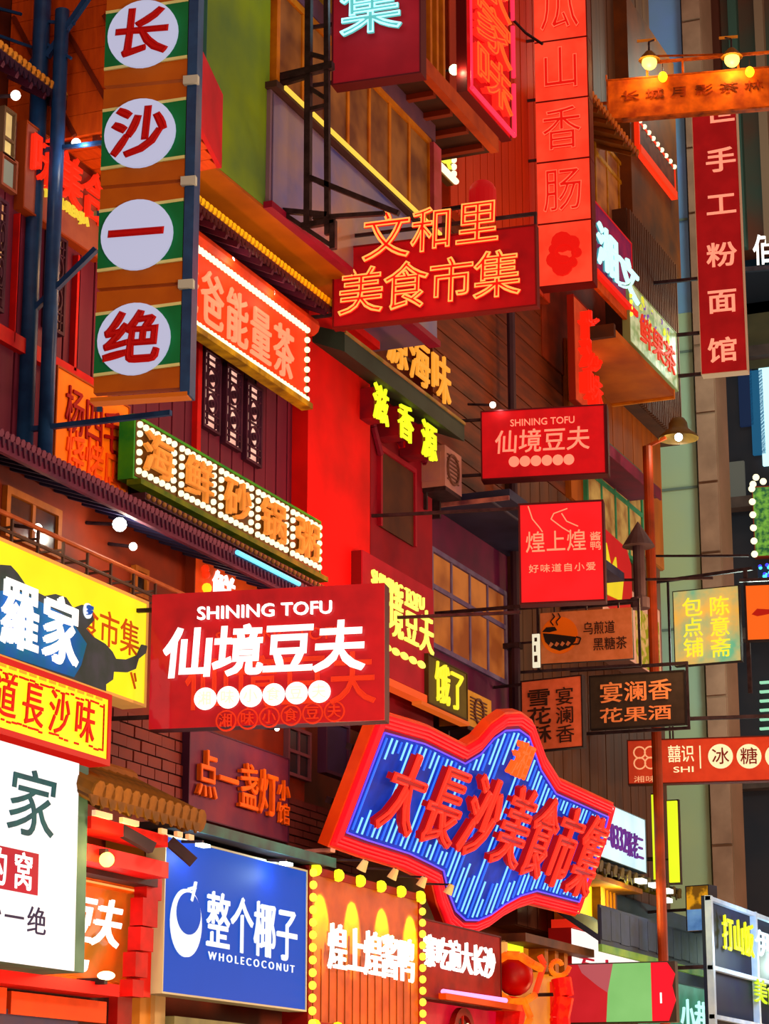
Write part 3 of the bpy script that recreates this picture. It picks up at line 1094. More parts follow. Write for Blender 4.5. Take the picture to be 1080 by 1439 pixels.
mb.bar((-.05, .05, h + .12), (w + .12, .05, h + .12), .04).bar((-.05, .05, -.10), (w + .12, .05, -.10), .04)
mb.bar((w + .10, .05, -.1), (w + .10, .05, h + .12), .04).bar((-.05, .05, -.1), (-.05, .05, h + .12), .04)
t.part('frame', mb, STEEL, split=True)
for fx in (.15, .5, .85):
    t.part('hanger', MB().bar((w * fx, .05, h), (w * fx, .05, h + .12), .025), STEEL)
brackets(t, STEEL, zs=(-.12, 1.15), back=.5)

M, w, h = perpM((733, 1058), (820, 1050), (735, 957), X0=-11.6)
t = board('painted_sign', 'salmon pink pastry sign with two columns of dark characters', 'sign', (M, w, h), mat('#d07c64', '#c07058', 7), DARK, depth=.1, rim=.02)
row(t, '雪花酥', (742, 1047), (774, 966), BK, vertical=True, ext=.006, off=0.022)
row(t, '宴澜香', (782, 1046), (806, 964), BK, vertical=True, ext=.006, off=0.005)
brackets(t, STEEL, zs=(.05, .97), back=.5)

M, w, h = perpM((829, 1026), (964, 1018), (829, 950), X0=-11.7)
t = board('painted_sign', 'charcoal fruit wine sign with tan block characters in two rows', 'sign', (M, w, h), mat('#3e342e', '#322a26', 6, emit=.3), mat('#1a1416'), depth=.1, rim=.02)
TN = mat('#f0a880')
row(t, '宴澜香', (842, 989), (944, 954), TN, ext=.006, off=0.018)
row(t, '花果酒', (842, 1017), (944, 990), TN, ext=.006, off=0.018)
t.part('frame', MB().bar((-1.0, .05, h + .12), (w + .05, .05, h + .12), .05).bar((w + .03, .05, -.06), (w + .03, .05, h + .12), .04).bar((-1.0, .05, -.05), (w + .05, .05, -.05), .05), STEEL)

# --- candied fruit sign behind the lamp post
M, w, h = perpM((882, 1103), (1100, 1099), (882, 1040), Y0=38.2)
t = board('light_sign', 'wide brick red candied fruit sign with cream discs behind the lamp post', 'sign', (M, w, h), mat('#b2381e', '#a4301a', 4, emit=.5), mat('#4a1812'), depth=.2, rim=.02)
CRM = glow('#ffe6b0', 1.0)
GL = glow('#ffb07a', .8)
x, z = t.loc(906, 1065)
r = t.loc(915, 1065)[0] - x
mb = MB()
for dx in (-1, 1):
    for dz in (-1, 1):
        mb.ring(x + dx * r * .85, z + dz * r * .85, r, r * .22, -.02, 0, 16)
t.part('clover_emblem', mb, GL)
row(t, '湘味', (890, 1100), (922, 1090), GL, ext=.004, off=0)
row(t, '囍识', (938, 1072), (975, 1047), CRM, ext=.006, off=0.010)
word(t, 'SHI', (946, 1086), (974, 1077), CRM, off=0.010, ext=.006)
a, b = t.loc(984, 1080), t.loc(984, 1048)
t.part('divider', MB().box(a[0] - .01, a[0] + .01, -.02, 0, a[1], b[1]), CRM)
for ch, u in zip('冰糖葫', (1012, 1052, 1092)):
    x, z = t.loc(u, 1063)
    r = t.loc(u + 17.5, 1063)[0] - x
    o = t.part('round_badge', MB().disc(x, z, r, -.03, -.008, 28), CRM)
    put(t, ch, x - r * .68, x + r * .68, z - r * .68, z + r * .68, mat('#6a2012', emit=.3), y=-.04, off=0.010, parent=o)
for fx in (.28, .3, .95):
    t.part('hanger', MB().bar((w * fx, .1, h), (w * fx, .1, h + .35), .03), STEEL)
t.part('hanging_rail', MB().bar((-.3, .1, h + .35), (w, .1, h + .35), .06), STEEL)

# --- yellow steamed bun shop sign
M, w, h = perpM((948, 937), (1042, 929), (948, 831), Y0=41.5)
t = board('painted_sign', 'weathered yellow and teal bun shop sign with two columns of characters', 'sign', (M, w, h), mat('#e8b448', '#5fae8e', 1.6, emit=.62, sharp=False), DARK, depth=.12, rim=.015)
YC = glow('#ffdf30', 1.1)
row(t, '陈意斋', (999, 926), (1024, 836), YC, vertical=True, ext=.006, off=0.010)
row(t, '包点铺', (961, 926), (986, 838), YC, vertical=True, ext=.006, off=0.010)
mb = MB()
mb.bar((-.55, .05, h + .22), (w + .25, .05, h + .30), .06).bar((w + .12, .05, -.6), (w + .12, .05, h + .30), .07)
mb.bar((-.1, .05, -.05), (-.1, .05, h + .2), .04)
mb.bar((-1.0, .05, h + .8), (w + .2, .05, h + .55), .04)
t.part('frame', mb, STEEL, split=True)

M, w, h = perpM((1049, 901), (1125, 899), (1049, 822), Y0=41.2)
t = board('light_sign', 'plain orange light box with one dark red brush stroke at the right edge', 'sign', (M, w, h), glow('#f06418', .9), DARK, depth=.15, rim=.02)
x0, z0 = t.loc(1056, 868)
x1, z1 = t.loc(1098, 848)
mb = MB()
mb.prism([(x0, z0 + .06), (x0 + .1, z0 + .16), (x0 + .4, z0 + .13), (x1, z0 + .2), (x1, z0 + .1), (x0 + .35, z0 + .06), (x0 + .1, z0 + .02)], -.02, 0)
t.part('brush_stroke', mb, mat('#a01a10', emit=.4))
t.part('frame', MB().bar((-.1, .05, h + .1), (w, .05, h + .1), .06), STEEL)

# --- rusty sign with lamps above
M, w, h = perpM((853, 170), (1100, 150), (857, 112), Y0=38)
t = board('rusty_sign', 'long rusty orange metal sign with faded characters under warm lamps', 'sign', (M, w, h), mat('#e0801c', '#9a4a14', 3.5, bump=.4), mat('#b06024', '#5a2a12', 5), depth=.14, rim=.03)
row(t, '长城月影茶林', (868, 144), (1076, 112), mat('#5e2c0c', '#a04a14', 5, sharp=True), ext=.006, off=0.010, gap=.25)
mb = MB()
mb.bar((.0, .05, h), (.0, .05, h + .12), .03).bar((.75, .05, h + .30), (w, .05, h + .30), .05).bar((.75, .05, h), (.75, .05, h + .3), .04)
mb.bar((1.4, .05, h), (1.4, .05, h + .3), .04).bar((2.4, .05, h), (2.4, .05, h + .3), .04).bar((.75, .4, h + .6), (2.4, .05, h + .32), .03)
mb.bar((-.5, .3, h * .6), (.1, .3, h * .6), .05)
t.part('frame', mb, mat('#b8682c', '#7a3c18', 5))
rust_sign = t
for (u, v), lbl in (((912, 88), 'left globe lamp above the long rusty sign'), ((1028, 84), 'right globe lamp above the long rusty sign')):
    x, z = t.loc(u, v, -.15)
    L = T('sign_lamp', lbl, 'lamp', M @ Matrix.Translation((x, -.15, z)), group=None)
    L.part('bulb', MB().ball((0, 0, 0), .14, 14, 8, 1.0), glow('#ffc850', 4), smooth=True)
    L.part('shade', MB().cone((0, 0, .05), (0, 0, .22), .20, .06, 16), mat('#6a4a1c'))
    L.part('arm', MB().tube([(0, 0, .2), (0, .02, .42), (-.12 if u > 1000 else .1, .1, .5)], .018), STEEL)
    L.part('cap', MB().bar((-.22, .1, .5), (.12, .1, .5), .04), mat('#d09a5a'))
    lamp(M @ Vector((x, -.25, z - .12)), 45, (1, .55, .15), .12)
for (u, v), lbl in (((931, 108), 'small round bulb hanging on the left of the long rusty sign'), ((1053, 101), 'small round bulb hanging on the right of the long rusty sign')):
    x, z = t.loc(u, v, -.12)
    L = T('hanging_bulb', lbl, 'lamp', M @ Matrix.Translation((x, -.12, z)))
    L.part('bulb', MB().ball((0, 0, 0), .085, 12, 8, 1.2), glow('#ffb818', 3), smooth=True)
    L.part('cord', MB().bar((0, 0, .08), (0, 0, .26), .015), STEEL)

# --- vertical noodle shop sign
M, w, h = perpM((985, 527), (1050, 521), (981, 150), Y0=41)
t = board('hanging_sign', 'tall dark red noodle shop sign with pink block characters', 'sign', (M, w, h), mat('#9c1418', '#8a1014', 2.5, emit=.45), mat('#c8b8a8'), depth=.25, rim=.012)
PC = mat('#f09a80', emit=.7)
for ch, v in zip('世手工粉面馆', (158, 225, 287, 358, 423, 492)):
    k = (527 - v) / 377
    u0, u1 = 996 - k * 5, 1035 - k * 3
    x0, z0 = t.loc(u0, v + 19)
    x1, z1 = t.loc(u1, v - 19)
    put(t, ch, x0, x1, z0, z1, PC, off=0.025, y=-.015, ext=.006)
for z in (.01, .16, .36):
    t.part('bracket_arm', MB().bar((-.9, .1, h * z), (w * .9, .1, h * z), .06), STEEL)

# ------------------------------------------------------------------ facade signs, upper row
def bulb_frame(t, x0, x1, z0, z1, nx, nz, r, m, left=True, right=True, y=-.04):
    p = line_pts((x0, z1), (x1, z1), nx) + line_pts((x0, z0), (x1, z0), nx)
    if right:
        p += line_pts((x1, z0), (x1, z1), nz)[1:-1]
    if left:
        p += line_pts((x0, z0), (x0, z1), nz)[1:-1]
    bulbs(t, p, r * .78, m, y)


M, w, h = facM((205, 416), (430, 462), -11.5)
t = board('light_sign', 'orange red tea shop board edged with rows of white bulbs', 'sign', (M, w, h), mat('#e8340f', '#d82a0a', 3, emit=.85), mat('#6a5a20'), depth=.14, rim=.02)
SL = glow('#ff9a70', .9)
row(t, '爸爸能量茶', (240, 424), (412, 470), SL, off=0.010, gap=.14)
bulb_frame(t, .05, w - .05, .04, h - .04, 44, 8, .05, BULB, left=False)
t.part('lit_ledge', MB().box(0, w, -.10, .05, -.08, -.01), mat('#b0a040', '#6a5a20', 5))

M, w, h = facM((184, 672), (449, 733), -11.6)
t = board('light_sign', 'green framed seafood hotpot board of five panels outlined by yellow white bulbs', 'sign', (M, w, h), mat('#5a3a18', '#3e3014', 5, emit=.4), mat('#2f7a3a', '#5aa040', 3, emit=.35), depth=.16, rim=.03)
GO = mat('#d88a3c', '#c07a2c', 5, emit=.6)
pw = w / 5
for i, ch in enumerate('海鲜砂锅粥'):
    a, b = pw * i + .04, pw * (i + 1) - .04
    pn = t.part('panel', MB().box(a, b, -.02, -.008, .04, h - .04), mat('#5c4018', '#4a3416', 5, emit=.35))
    put(t, ch, a + .12, b - .12, h * .17, h * .83, GO, off=0.020, y=-.06, parent=pn, ext=.03)
    bulb_frame(t, a + .05, b - .05, .10, h - .10, 7, 6, .047, BULB)
t.part('lit_ledge', MB().box(0, w, -.12, .05, -.07, -.01), mat('#6a7a20', '#3a5a20', 5))
bulbs(t, line_pts((.2, -.16), (w, -.16), 40), .03, mat('#8a6a4a', emit=.3), y=-.10, name='bead')
t.part('bead_rail', MB().box(.15, w, -.09, .1, -.2, -.12), mat('#3a2430'))

M, w, h = facM((73, 668), (181, 572), -11.86)
t = board('painted_sign', 'orange barbecue shop board with dark red characters over faded ones', 'sign', (M, w, h), mat('#f09038', '#e88430', 4), mat('#8a4a20'), depth=.12, rim=.02)
row(t, '杨四毛', (88, 604), (170, 584), mat('#8a1810', emit=.3), off=0.010, gap=.06, ext=.01)
row(t, '烧烤店', (88, 668), (170, 640), mat('#e06818'), off=0.010, gap=.06, ext=.01)

M, w, h = facM((30, 292), (145, 250), -11.88)
t = board('carved_sign', 'brown board with bulky red characters and yellow letters behind the blue posts', 'sign', (M, w, h), mat('#8a5a50', '#7a4a48', 4, emit=.22), mat('#7a3a20'), depth=.1, rim=.02)
row(t, '味美合', (36, 250), (145, 258), glow('#f02a12', .95), off=.022, gap=.05, ext=.03, y=-.05)
word(t, 'YIKOURENJIA', (58, 280), (122, 305), glow('#e8c83a', .95), off=.022)

# --- yellow market sign with dark mountain
M, w, h = facM((-60, 902), (207, 846), -11.2)
t = board('light_sign', 'bright yellow market light box with a dark blue mountain and white characters', 'sign', (M, w, h), glow('#f6e21a', 1.0, '#ffef20', 1.2), mat('#d8a050', emit=.4), depth=.25, rim=.03)
mt = [(-60, 905), (-60, 790), (0, 794), (12, 795), (22, 806), (35, 825), (48, 832), (60, 838), (75, 835), (90, 840), (100, 855), (113, 850), (126, 858), (129, 872), (118, 884), (128, 895), (145, 905), (155, 916), (160, 926), (175, 927), (190, 921), (197, 906), (204, 908), (202, 918), (192, 926), (188, 940), (176, 945), (157, 944), (156, 955), (146, 962), (146, 972), (100, 955), (0, 922)]
poly = [t.loc(u, min(v, 1400)) for u, v in mt]
poly = [(max(.02, x), max(.02, z)) for x, z in poly]
t.part('mountain', MB().prism(poly, -.025, -.008), mat('#3a4048', '#2c3a34', 4, emit=.45))
blue = [(-60, 905), (-60, 830), (20, 830), (60, 850), (95, 870), (108, 890), (118, 905), (110, 935), (100, 952), (0, 920)]
poly = [t.loc(u, v) for u, v in blue]
poly = [(max(.02, x), max(.02, z)) for x, z in poly]
t.part('mountain_wash', MB().prism(poly, -.032, -.025), mat('#1450a0', '#0e5a78', 3, emit=.6))
row(t, '羅家', (-12, 903), (106, 853), WHITE, off=0.030, y=-.06, gap=.12)
RN = mat('#a8480c', emit=.5)
row(t, '食市集', (106, 893), (196, 878), RN, off=0.000, y=-.012, ext=.004)
x, z = t.loc(118, 859)
t.part('round_seal', MB().disc(x, z, .075, -.05, -.032, 16), glow('#dfe8f4', 1.1))
put(t, '罗', x - .05, x + .05, z - .05, z + .05, mat('#2a5ab0', emit=.5), y=-.06)
mb = MB()
for a, b in (((182, 945), (188, 968)), ((187, 946), (189, 958))):
    p0, p1 = t.loc(*a), t.loc(*b)
    mb.bar((p0[0], -.012, p0[1]), (p1[0], -.012, p1[1]), .02)
t.part('brush_mark', mb, RN, split=True)

# --- yellow and red old flavour sign
M, w, h = tiltM((-60, 1014), (152, 1077), (-60, 900), -10.85)
M, w, h = facM((-60, 1014), (155, 977), -10.85)
t = board('light_sign', 'yellow green light box with a red border and red brush characters below the yellow sign', 'sign', (M, w, h), glow('#e6ee20', 1.0, '#f6f020', 1.5), glow('#d81810', .8), depth=.22, rim=.055)
RI = mat('#b81c0e', emit=.55)
row(t, '道長沙味', (-16, 1003), (135, 990), RI, off=0.010, gap=.22, ext=.008, slant=.06)
mb = MB()
n = 26
for i in range(n):
    for zz in (.13, h - .13):
        x = .12 + (w - .24) * i / n
        if random.random() < .85:
            j = random.uniform(-.012, .012)
            mb.box(x, x + (w - .24) / n * random.uniform(.6, 1), -.016, -.008, zz + j - .009, zz + j + .009)
for zz in line_pts((0, .14), (0, h - .18), 9):
    mb.box(w - .14, w - .122, -.016, -.008, zz[1], zz[1] + .07)
t.part('inner_border', mb, RI)['kind'] = 'stuff'
mb = MB()
for i in range(14):
    x = .08 + (w - .2) * i / 14
    mb.box(x, x + .12, -.014, -.008, h - .085, h - .06)
t.part('scroll_border', mb, glow('#ffb020', .8))['kind'] = 'stuff'

# --- white shop sign
M, w, h = tiltM((-70, 1341), (104, 1341), (-58, 1024), -10.75)
t = board('light_sign', 'large white light box with teal characters and a crimson seal', 'sign', (M, w, h), glow('#eef2f6', 1.0), mat('#5a7a76', '#3c5a5c', 3, emit=.2), depth=.45, rim=.0)
t.part('side_panel', MB().box(w, w + .22, .02, .5, 0, h), mat('#567674', '#44625e', 3, emit=.15))
TE = mat('#155a70', '#0e4660', 5, emit=.35)
x0, z0 = t.loc(8, 1170)
x1, z1 = t.loc(78, 1092)
put(t, '家', x0, x1, z0, z1, TE, off=0.007, ext=.006, slant=.15, y=-.012)
x0, z0 = t.loc(-70, 1236)
x1, z1 = t.loc(51, 1200)
x1 = t.loc(52, 1215)[0]
sq = t.part('seal', MB().box(x0, x1, -.016, -.008, z0, z1), mat('#8a1c34', emit=.4))
put(t, '窝', t.loc(17, 1215)[0], t.loc(43, 1215)[0], z0 + .02, z1 - .02, WHITE, off=0.015, ext=.004, y=-.02, parent=sq)
put(t, '的', t.loc(-22, 1215)[0], t.loc(7, 1215)[0], z0 + .02, z1 - .02, WHITE, off=0.015, ext=.004, y=-.02, parent=sq)
DN = mat('#1c1c4c', emit=.2)
row(t, '长沙一绝', (-66, 1296), (66, 1278), DN, off=0.005, ext=.004, gap=.16, y=-.012)

# --- blue coconut sign
M, w, h = facM((225, 1396), (430, 1223), -11.2)
t = board('light_sign', 'deep blue coconut shop board with a white coconut and straw emblem', 'sign', (M, w, h), mat('#011a6a', '#011660', 2, emit=.8, ecol='#0054c8'), mat('#c0c8b8', emit=.1), depth=.2, rim=.02)
WB = glow('#e6f0f6', 1.0)
cx, cz = t.loc(259, 1297)
rx = t.loc(280, 1297)[0] - cx
rz = t.loc(259, 1249)[1] - cz
t.part('coconut', MB().disc(cx, cz, rz, -.03, -.008, 36, rx=rx), WB)
t.part('coconut_opening', MB().disc(cx + rx * .08, cz + rz * .28, rz * .62, -.036, -.03, 32, rx=rx * .80), mat('#011a6a', '#011660', 2, emit=.8, ecol='#0054c8'))
mb = MB()
ps = [t.loc(*q) for q in ((264, 1266), (268, 1250), (270, 1240))]
mb.tube([(x, -.04, z) for x, z in ps], .02, 6)
mb.bar((ps[1][0] - .12, -.04, ps[1][1] - .01), (ps[1][0] + .02, -.04, ps[1][1] + .02), .03)
t.part('straw', mb, WB)
row(t, '整个椰子', (286, 1332), (416, 1279), WB, off=0.015, gap=.06, ext=.01)
word(t, 'W H O L E C O C O N U T', (290, 1348), (411, 1357), WB, off=0.000, ext=.005)

# --- gold duck shop board
M, w, h = facM((430, 1446), (590, 1257), -11.2)
t = board('light_sign', 'golden brown duck shop board edged with yellow bulbs and white characters', 'sign', (M, w, h), mat('#a85a10', '#8a4410', 3, emit=.25, rough=.5), mat('#7a1c10', emit=.2), depth=.3, rim=.09)
row(t, '煌上煌酱鸭', (452, 1362), (573, 1322), WHITE, off=.018, gap=.03, y=-.08)
mb = MB()
for i in range(14):
    x = .14 + (w - .28) * i / 14
    mb.box(x, x + .012, -.016, -.008, .1, h * .5)
t.part('groove', mb, mat('#6a3a14'), split=True)
bulbs(t, line_pts((w - .05, .06), (w - .05, h - .08), 13) + line_pts((.05, .06), (.05, h - .08), 13), .05, BULBY, y=-.05)
bulbs(t, line_pts((.12, .04), (w - .12, .04), 6) + line_pts((.12, h - .04), (w - .12, h - .04), 6), .075, glow('#e8e020', 1.6), y=-.05)
for i in range(4):
    x = w * (.10 + i * .265)
    L = T('picture_light', 'brass spotlight washing the golden duck board, %s from its left end' % ('first', 'second', 'third', 'fourth')[i], 'lamp', M @ Matrix.Translation((x + .05, -.55, h + .02)))
    L.part('lamp_head', MB().cone((0, 0, .05), (0, .06, -.06), .035, .06, 12), mat('#d8d0a0'))
    L.part('arm', MB().bar((0, 0, .05), (0, .45, .08), .025), STEEL)
    lamp(M @ Vector((x, -.42, h - .04)), 420, (1, .86, .06), .03, spot=40, aim=M @ Vector((x, .0, h - .58)), blend=.3)

# --- dark red snack sign
M, w, h = facM((590, 1402), (702, 1316), -11.25)
t = board('light_sign', 'dark red snack shop board with small glowing white characters', 'sign', (M, w, h), mat('#8a1a10', '#6a140e', 3, emit=.4), mat('#4a1410'), depth=.2, rim=.02)
row(t, '寨吃遍大长沙', (590, 1358), (690, 1334), WHITE, off=.018, gap=.06, y=-.05)

# --- carved purple board
M, w, h = facM((262, 1146), (405, 1066), -11.84)
t = board('carved_sign', 'dark purple timber board with gold carved characters under the large tofu sign', 'sign', (M, w, h), mat('#4a2440', '#6a3040', 2.0, emit=.25, bump=.3), mat('#3a1a30'), depth=.14, rim=.015)
GC2 = mat('#e07820', '#c86818', 5)
row(t, '点一盏灯', (268, 1118), (384, 1088), GC2, off=0.015, gap=.08, y=-.05, ext=.03)
row(t, '小馆', (385, 1158), (402, 1098), GC2, off=0.000, vertical=True, y=-.04)

# --- garland billboard with a white glyph
M, w, h = facM((270, 860), (455, 866), -11.9)
t = board('billboard', 'orange red billboard with coloured balls partly hidden by the large tofu sign', 'sign', (M, w, h), mat('#d84a14', '#b83a14', 2.2, emit=.45), mat('#6a2a18'), depth=.1, rim=.02)
row(t, '鲜', (295, 848), (328, 815), WHITE, off=0.030)
RBALL, YBALL = glow('#f0300c', 1.0), glow('#ffc820', 1.4)
for i, (u, v) in enumerate(((283, 800), (285, 827), (284, 808), (310, 795), (318, 795), (332, 798), (340, 797), (345, 808), (352, 806), (357, 800), (366, 815), (372, 815), (380, 823), (340, 804), (381, 816), (352, 796))):
    x, z = t.loc(u, v)
    yel = (u, v) in ((285, 827), (352, 806), (340, 804), (381, 816))
    o = t.part('ball', MB().ball((x, -.05, z), .05 if not yel else .06, 8, 5), YBALL if yel else RBALL, smooth=True)

# --- hungry shop sign
M, w, h = facM((600, 988), (655, 946), -11.55)
t = board('light_sign', 'olive board with two yellow characters beside the air conditioner', 'sign', (M, w, h), mat('#5a5420', '#4a4420', 4, emit=.35), mat('#3a2a14'), depth=.12, rim=.02)
row(t, '饿了', (609, 985), (650, 948), glow('#f0e030', 1.1), off=0.010, gap=.06)
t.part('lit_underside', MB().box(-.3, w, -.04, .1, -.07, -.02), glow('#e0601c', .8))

# --- gourmet phone board
M, w, h = facM((820, 1196), (905, 1152), -11.3)
t = board('light_sign', 'pale cyan light box with purple phone digits right of the blue neon sign', 'sign', (M, w, h), glow('#bfe6f2', 1.0, '#d8f4fa', 1), mat('#6a8088'), depth=.12, rim=.01)
PU = mat('#5a2a8a', emit=.4)
word(t, '137-0332', (836, 1183), (878, 1166), PU, off=0.000)
row(t, '张老三', (879, 1203), (901, 1176), PU, off=0.000)

# --- seafood garnish sign
M, w, h = facM((884, 480), (949, 468), -11.3)
t = board('light_sign', 'pale green light box with fruit picture and red characters under the ribbed wall', 'sign', (M, w, h), glow('#8aa060', .8, '#d8d4a0', 5), mat('#8a9a70', emit=.3), depth=.12, rim=.02)
row(t, '鲜果茶', (898, 480), (946, 492), mat('#c8341c', emit=.6), off=0.025, gap=.0)
mb = MB()
for i in range(26):
    x, z = random.uniform(.1, w - .1), random.uniform(h * .55, h - .1)
    mb.disc(x, z, random.uniform(.04, .09), -.02, -.008, 8)
t.part('fruit_picture', mb, mat('#c8d830', '#6a3aa0', 4, emit=.7, sharp=True))['kind'] = 'stuff'
bulbs(t, line_pts((.05, h * .45), (.05, h * .85), 5), .04, BULBY)

# --- cyan neon characters
M, w, h = facM((832, 378), (886, 342), -11.35)
t = board('neon_sign', 'magenta backed neon sign with tall white cyan characters beside the red boxes', 'sign', (M, w, h), mat('#8a1440', '#5a1440', 2, emit=.5), mat('#b01820', emit=.5), depth=.12, rim=.03)
CY = glow('#baf4f0', 1.4)
x0, z0 = t.loc(832, 366)
x1, z1 = t.loc(888, 376)
hw = (x1 - x0) / 2
put(t, '湘', x0, x0 + hw * .98, z0 - .05, z1 + .02, glow('#4a9aa8', .8), off=0.025, y=-.06)
put(t, '湘', x0, x0 + hw * .98, z0 - .05, z1 + .02, CY, off=0.025, tube=.03, y=-.10, name='neon_outline')
put(t, '文', x0 + hw, x1, z0 - .05, z1 - .08, CY, off=0.015, tube=.03, y=-.10, name='neon_outline')
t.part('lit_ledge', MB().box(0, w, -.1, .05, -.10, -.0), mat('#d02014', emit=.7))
t.part('under_ledge', MB().box(0, w, -.02, .05, -.28, -.11), mat('#c8641c', '#a04a14', 5, emit=.3))

# --- red letters seen from the side
M, w, h = facM((807, 562), (830, 440), -11.65)
t = board('channel_letter_sign', 'narrow vertical red sign of bulky characters below the red boxes', 'sign', (M, w, h), mat('#b84a28', '#a03a20', 4, emit=.4), mat('#7a2a18'), depth=.1, rim=.02)
row(t, '长沙味', (812, 560), (829, 452), glow('#ff200c', 1.0), vertical=True, off=0.040, ext=.10, y=-.11)

# --- red and yellow neon at top centre
M, w, h = facM((654, 128), (713, 10), -11.0)
M, w, h = facM((654, 128), (713, -40), -11.0)
t = board('neon_sign', 'pink red neon framed sign with crowded red and yellow characters near the top', 'sign', (M, w, h), mat('#b00c10', '#980a10', 3, emit=.55), mat('#5a0c10'), depth=.14, rim=.02)
row(t, '农家味', (658, 118), (706, -20), glow('#ff2418', 1.1), vertical=True, off=0.025, ext=.05, y=-.06)
row(t, '农家味', (658, 118), (706, -20), glow('#ff5a20', 1.1), vertical=True, off=0.010, tube=.014, y=-.13, name='neon_outline')
PT = glow('#ff2a4a', 1.4)
mb = MB()
mb.tube([(.04, -.08, .06), (w - .03, -.08, .06), (w - .03, -.08, h * .32)], .035, 8)
mb.tube([(w - .03, -.08, h * .36), (w - .03, -.08, h * .66)], .035, 8)
mb.tube([(w - .03, -.08, h * .70), (w - .03, -.08, h * .99)], .035, 8)
mb.tube([(.04, -.08, .06), (.04, -.08, h)], .02, 8)
t.part('neon_border', mb, PT)
lamp(M @ Vector((w * .6, -.6, h * .4)), 14, (1, .08, .06), .2, 'neon_light')

# --- little bulb sign
M, w, h = facM((612, 236), (636, 203), -11.5)
t = board('light_sign', 'tiny sign with white bulb edges and a yellow green character beside the bay window', 'sign', (M, w, h), mat('#6a4a20', emit=.3), mat('#4a3018'), depth=.1, rim=.0)
t.part('tube_light', MB().cyl((.02, -.05, h - .05), (w, -.05, h - .05), .045, 8), BULB)
t.part('tube_light', MB().cyl((.02, -.05, .05), (w, -.05, .05), .045, 8), BULB)
bulbs(t, line_pts((w - .05, .16), (w - .05, h - .16), 4), .05, BULB)
put(t, '食', .02, w * .75, .14, h - .14, glow('#e8f040', 1.3), off=0.025, y=-.05)

# --- arch plaques with yellow characters on the red building
for i, (ch, BL, TR) in enumerate((('滋', (521, 589), (541, 550)), ('香', (556, 613), (576, 577)), ('源', (589, 640), (609, 602)))):
    M, w, h = facM(BL, TR, -11.55)
    t = T('wall_character', ('topmost yellow green character on the arch of the red building', 'middle yellow green character on the arch of the red building', 'lowest yellow green character on the arch of the red building')[i], 'sign', M, w, h)
    put(t, ch, 0, w, 0, h, glow('#dcee20', 1.25), off=0.018, ext=.02, y=-.04)
    t.part('backing', MB().box(w * .2, w * .8, .0, .34, h * .1, h * .9), mat('#7a1428', '#5a1024', 4, emit=.15))

# --- amber characters behind green roof
M, w, h = facM((540, 505), (632, 520), -12.1)
t = T('wall_lettering', 'three amber characters standing behind the dark green roof slope', 'sign', M, w, h)
row(t, '源海味', (540, 505), (632, 510), glow('#f09a30', 1.0), off=.012, gap=.1, ext=.02)
t.part('mounting_rail', MB().bar((0, .06, h * .5), (w, .06, h * .5), .04), STEEL)

# ------------------------------------------------------------------ the big blue and red neon sign
M, w, h = tiltM((460, 1190), (805, 1290), (532, 1000), -11.35)
t = T('neon_sign', 'huge tilted red and blue neon food street sign with curved red border', 'sign', M, w, h)
outer = [(460, 1190), (533, 998), (600, 1018), (655, 1046), (672, 1036), (690, 1015), (710, 1001), (732, 1000), (748, 1012), (756, 1035), (765, 1060), (785, 1092), (862, 1128), (848, 1180), (808, 1288), (742, 1272), (722, 1278), (700, 1290), (680, 1305), (660, 1314), (640, 1314), (624, 1300), (612, 1270), (606, 1244), (590, 1236), (560, 1222), (500, 1204)]
P = [t.loc(u, v) for u, v in outer]
cxm = sum(p[0] for p in P) / len(P)
czm = sum(p[1] for p in P) / len(P)


def shrink(P, d):
    n = len(P)
    area = sum(P[i][0] * P[(i + 1) % n][1] - P[(i + 1) % n][0] * P[i][1] for i in range(n))
    s = 1 if area > 0 else -1
    out = []
    for i in range(n):
        a, b, c = Vector(P[i - 1]), Vector(P[i]), Vector(P[(i + 1) % n])
        e1, e2 = (b - a).normalized(), (c - b).normalized()
        nn = Vector((-e1.y - e2.y, e1.x + e2.x))
        if nn.length < 1e-5:
            nn = Vector((-e1.y, e1.x))
        nn.normalize()
        cs = max(.5, nn.dot(Vector((-e1.y, e1.x))))
        out.append((b.x + nn.x * d * s / cs, b.y + nn.y * d * s / cs))
    return out


t.part('cabinet', MB().prism(P, .0, .14), mat('#c85a3c', '#b84a34', 3, rough=.5, emit=.15))
t.part('red_border', MB().prism(shrink(P, .03), -.02, 0), mat('#d81420', '#c80e1a', 3, emit=.6))
Q = shrink(P, .19)
t.part('back_panel', MB().prism(Q, -.035, -.02), mat('#7a1430', '#5a2040', 2.0, emit=.4))
NR = glow('#ff2228', 1.25)
for d in (.07, .115, .16):
    t.part('neon_border', MB().tube([(x, -.06, z) for x, z in shrink(P, d)], .014, 6, closed=True), NR)
Q2 = shrink(P, .235)
t.part('blue_panel', MB().prism(Q2, -.045, -.035), mat('#0a34b8', '#0a2890', 3, emit=.55))
t.part('blue_border', MB().tube([(x, -.06, z) for x, z in Q2], .012, 6, closed=True), glow('#6a4af0', 1.2))
# vertical blue white tubes inside the blue panel


def inside(x, z, Q):
    c = False
    n = len(Q)
    for i in range(n):
        x1, z1 = Q[i]
        x2, z2 = Q[(i + 1) % n]
        if (z1 > z) != (z2 > z) and x < (x2 - x1) * (z - z1) / (z2 - z1) + x1:
            c = not c
    return c


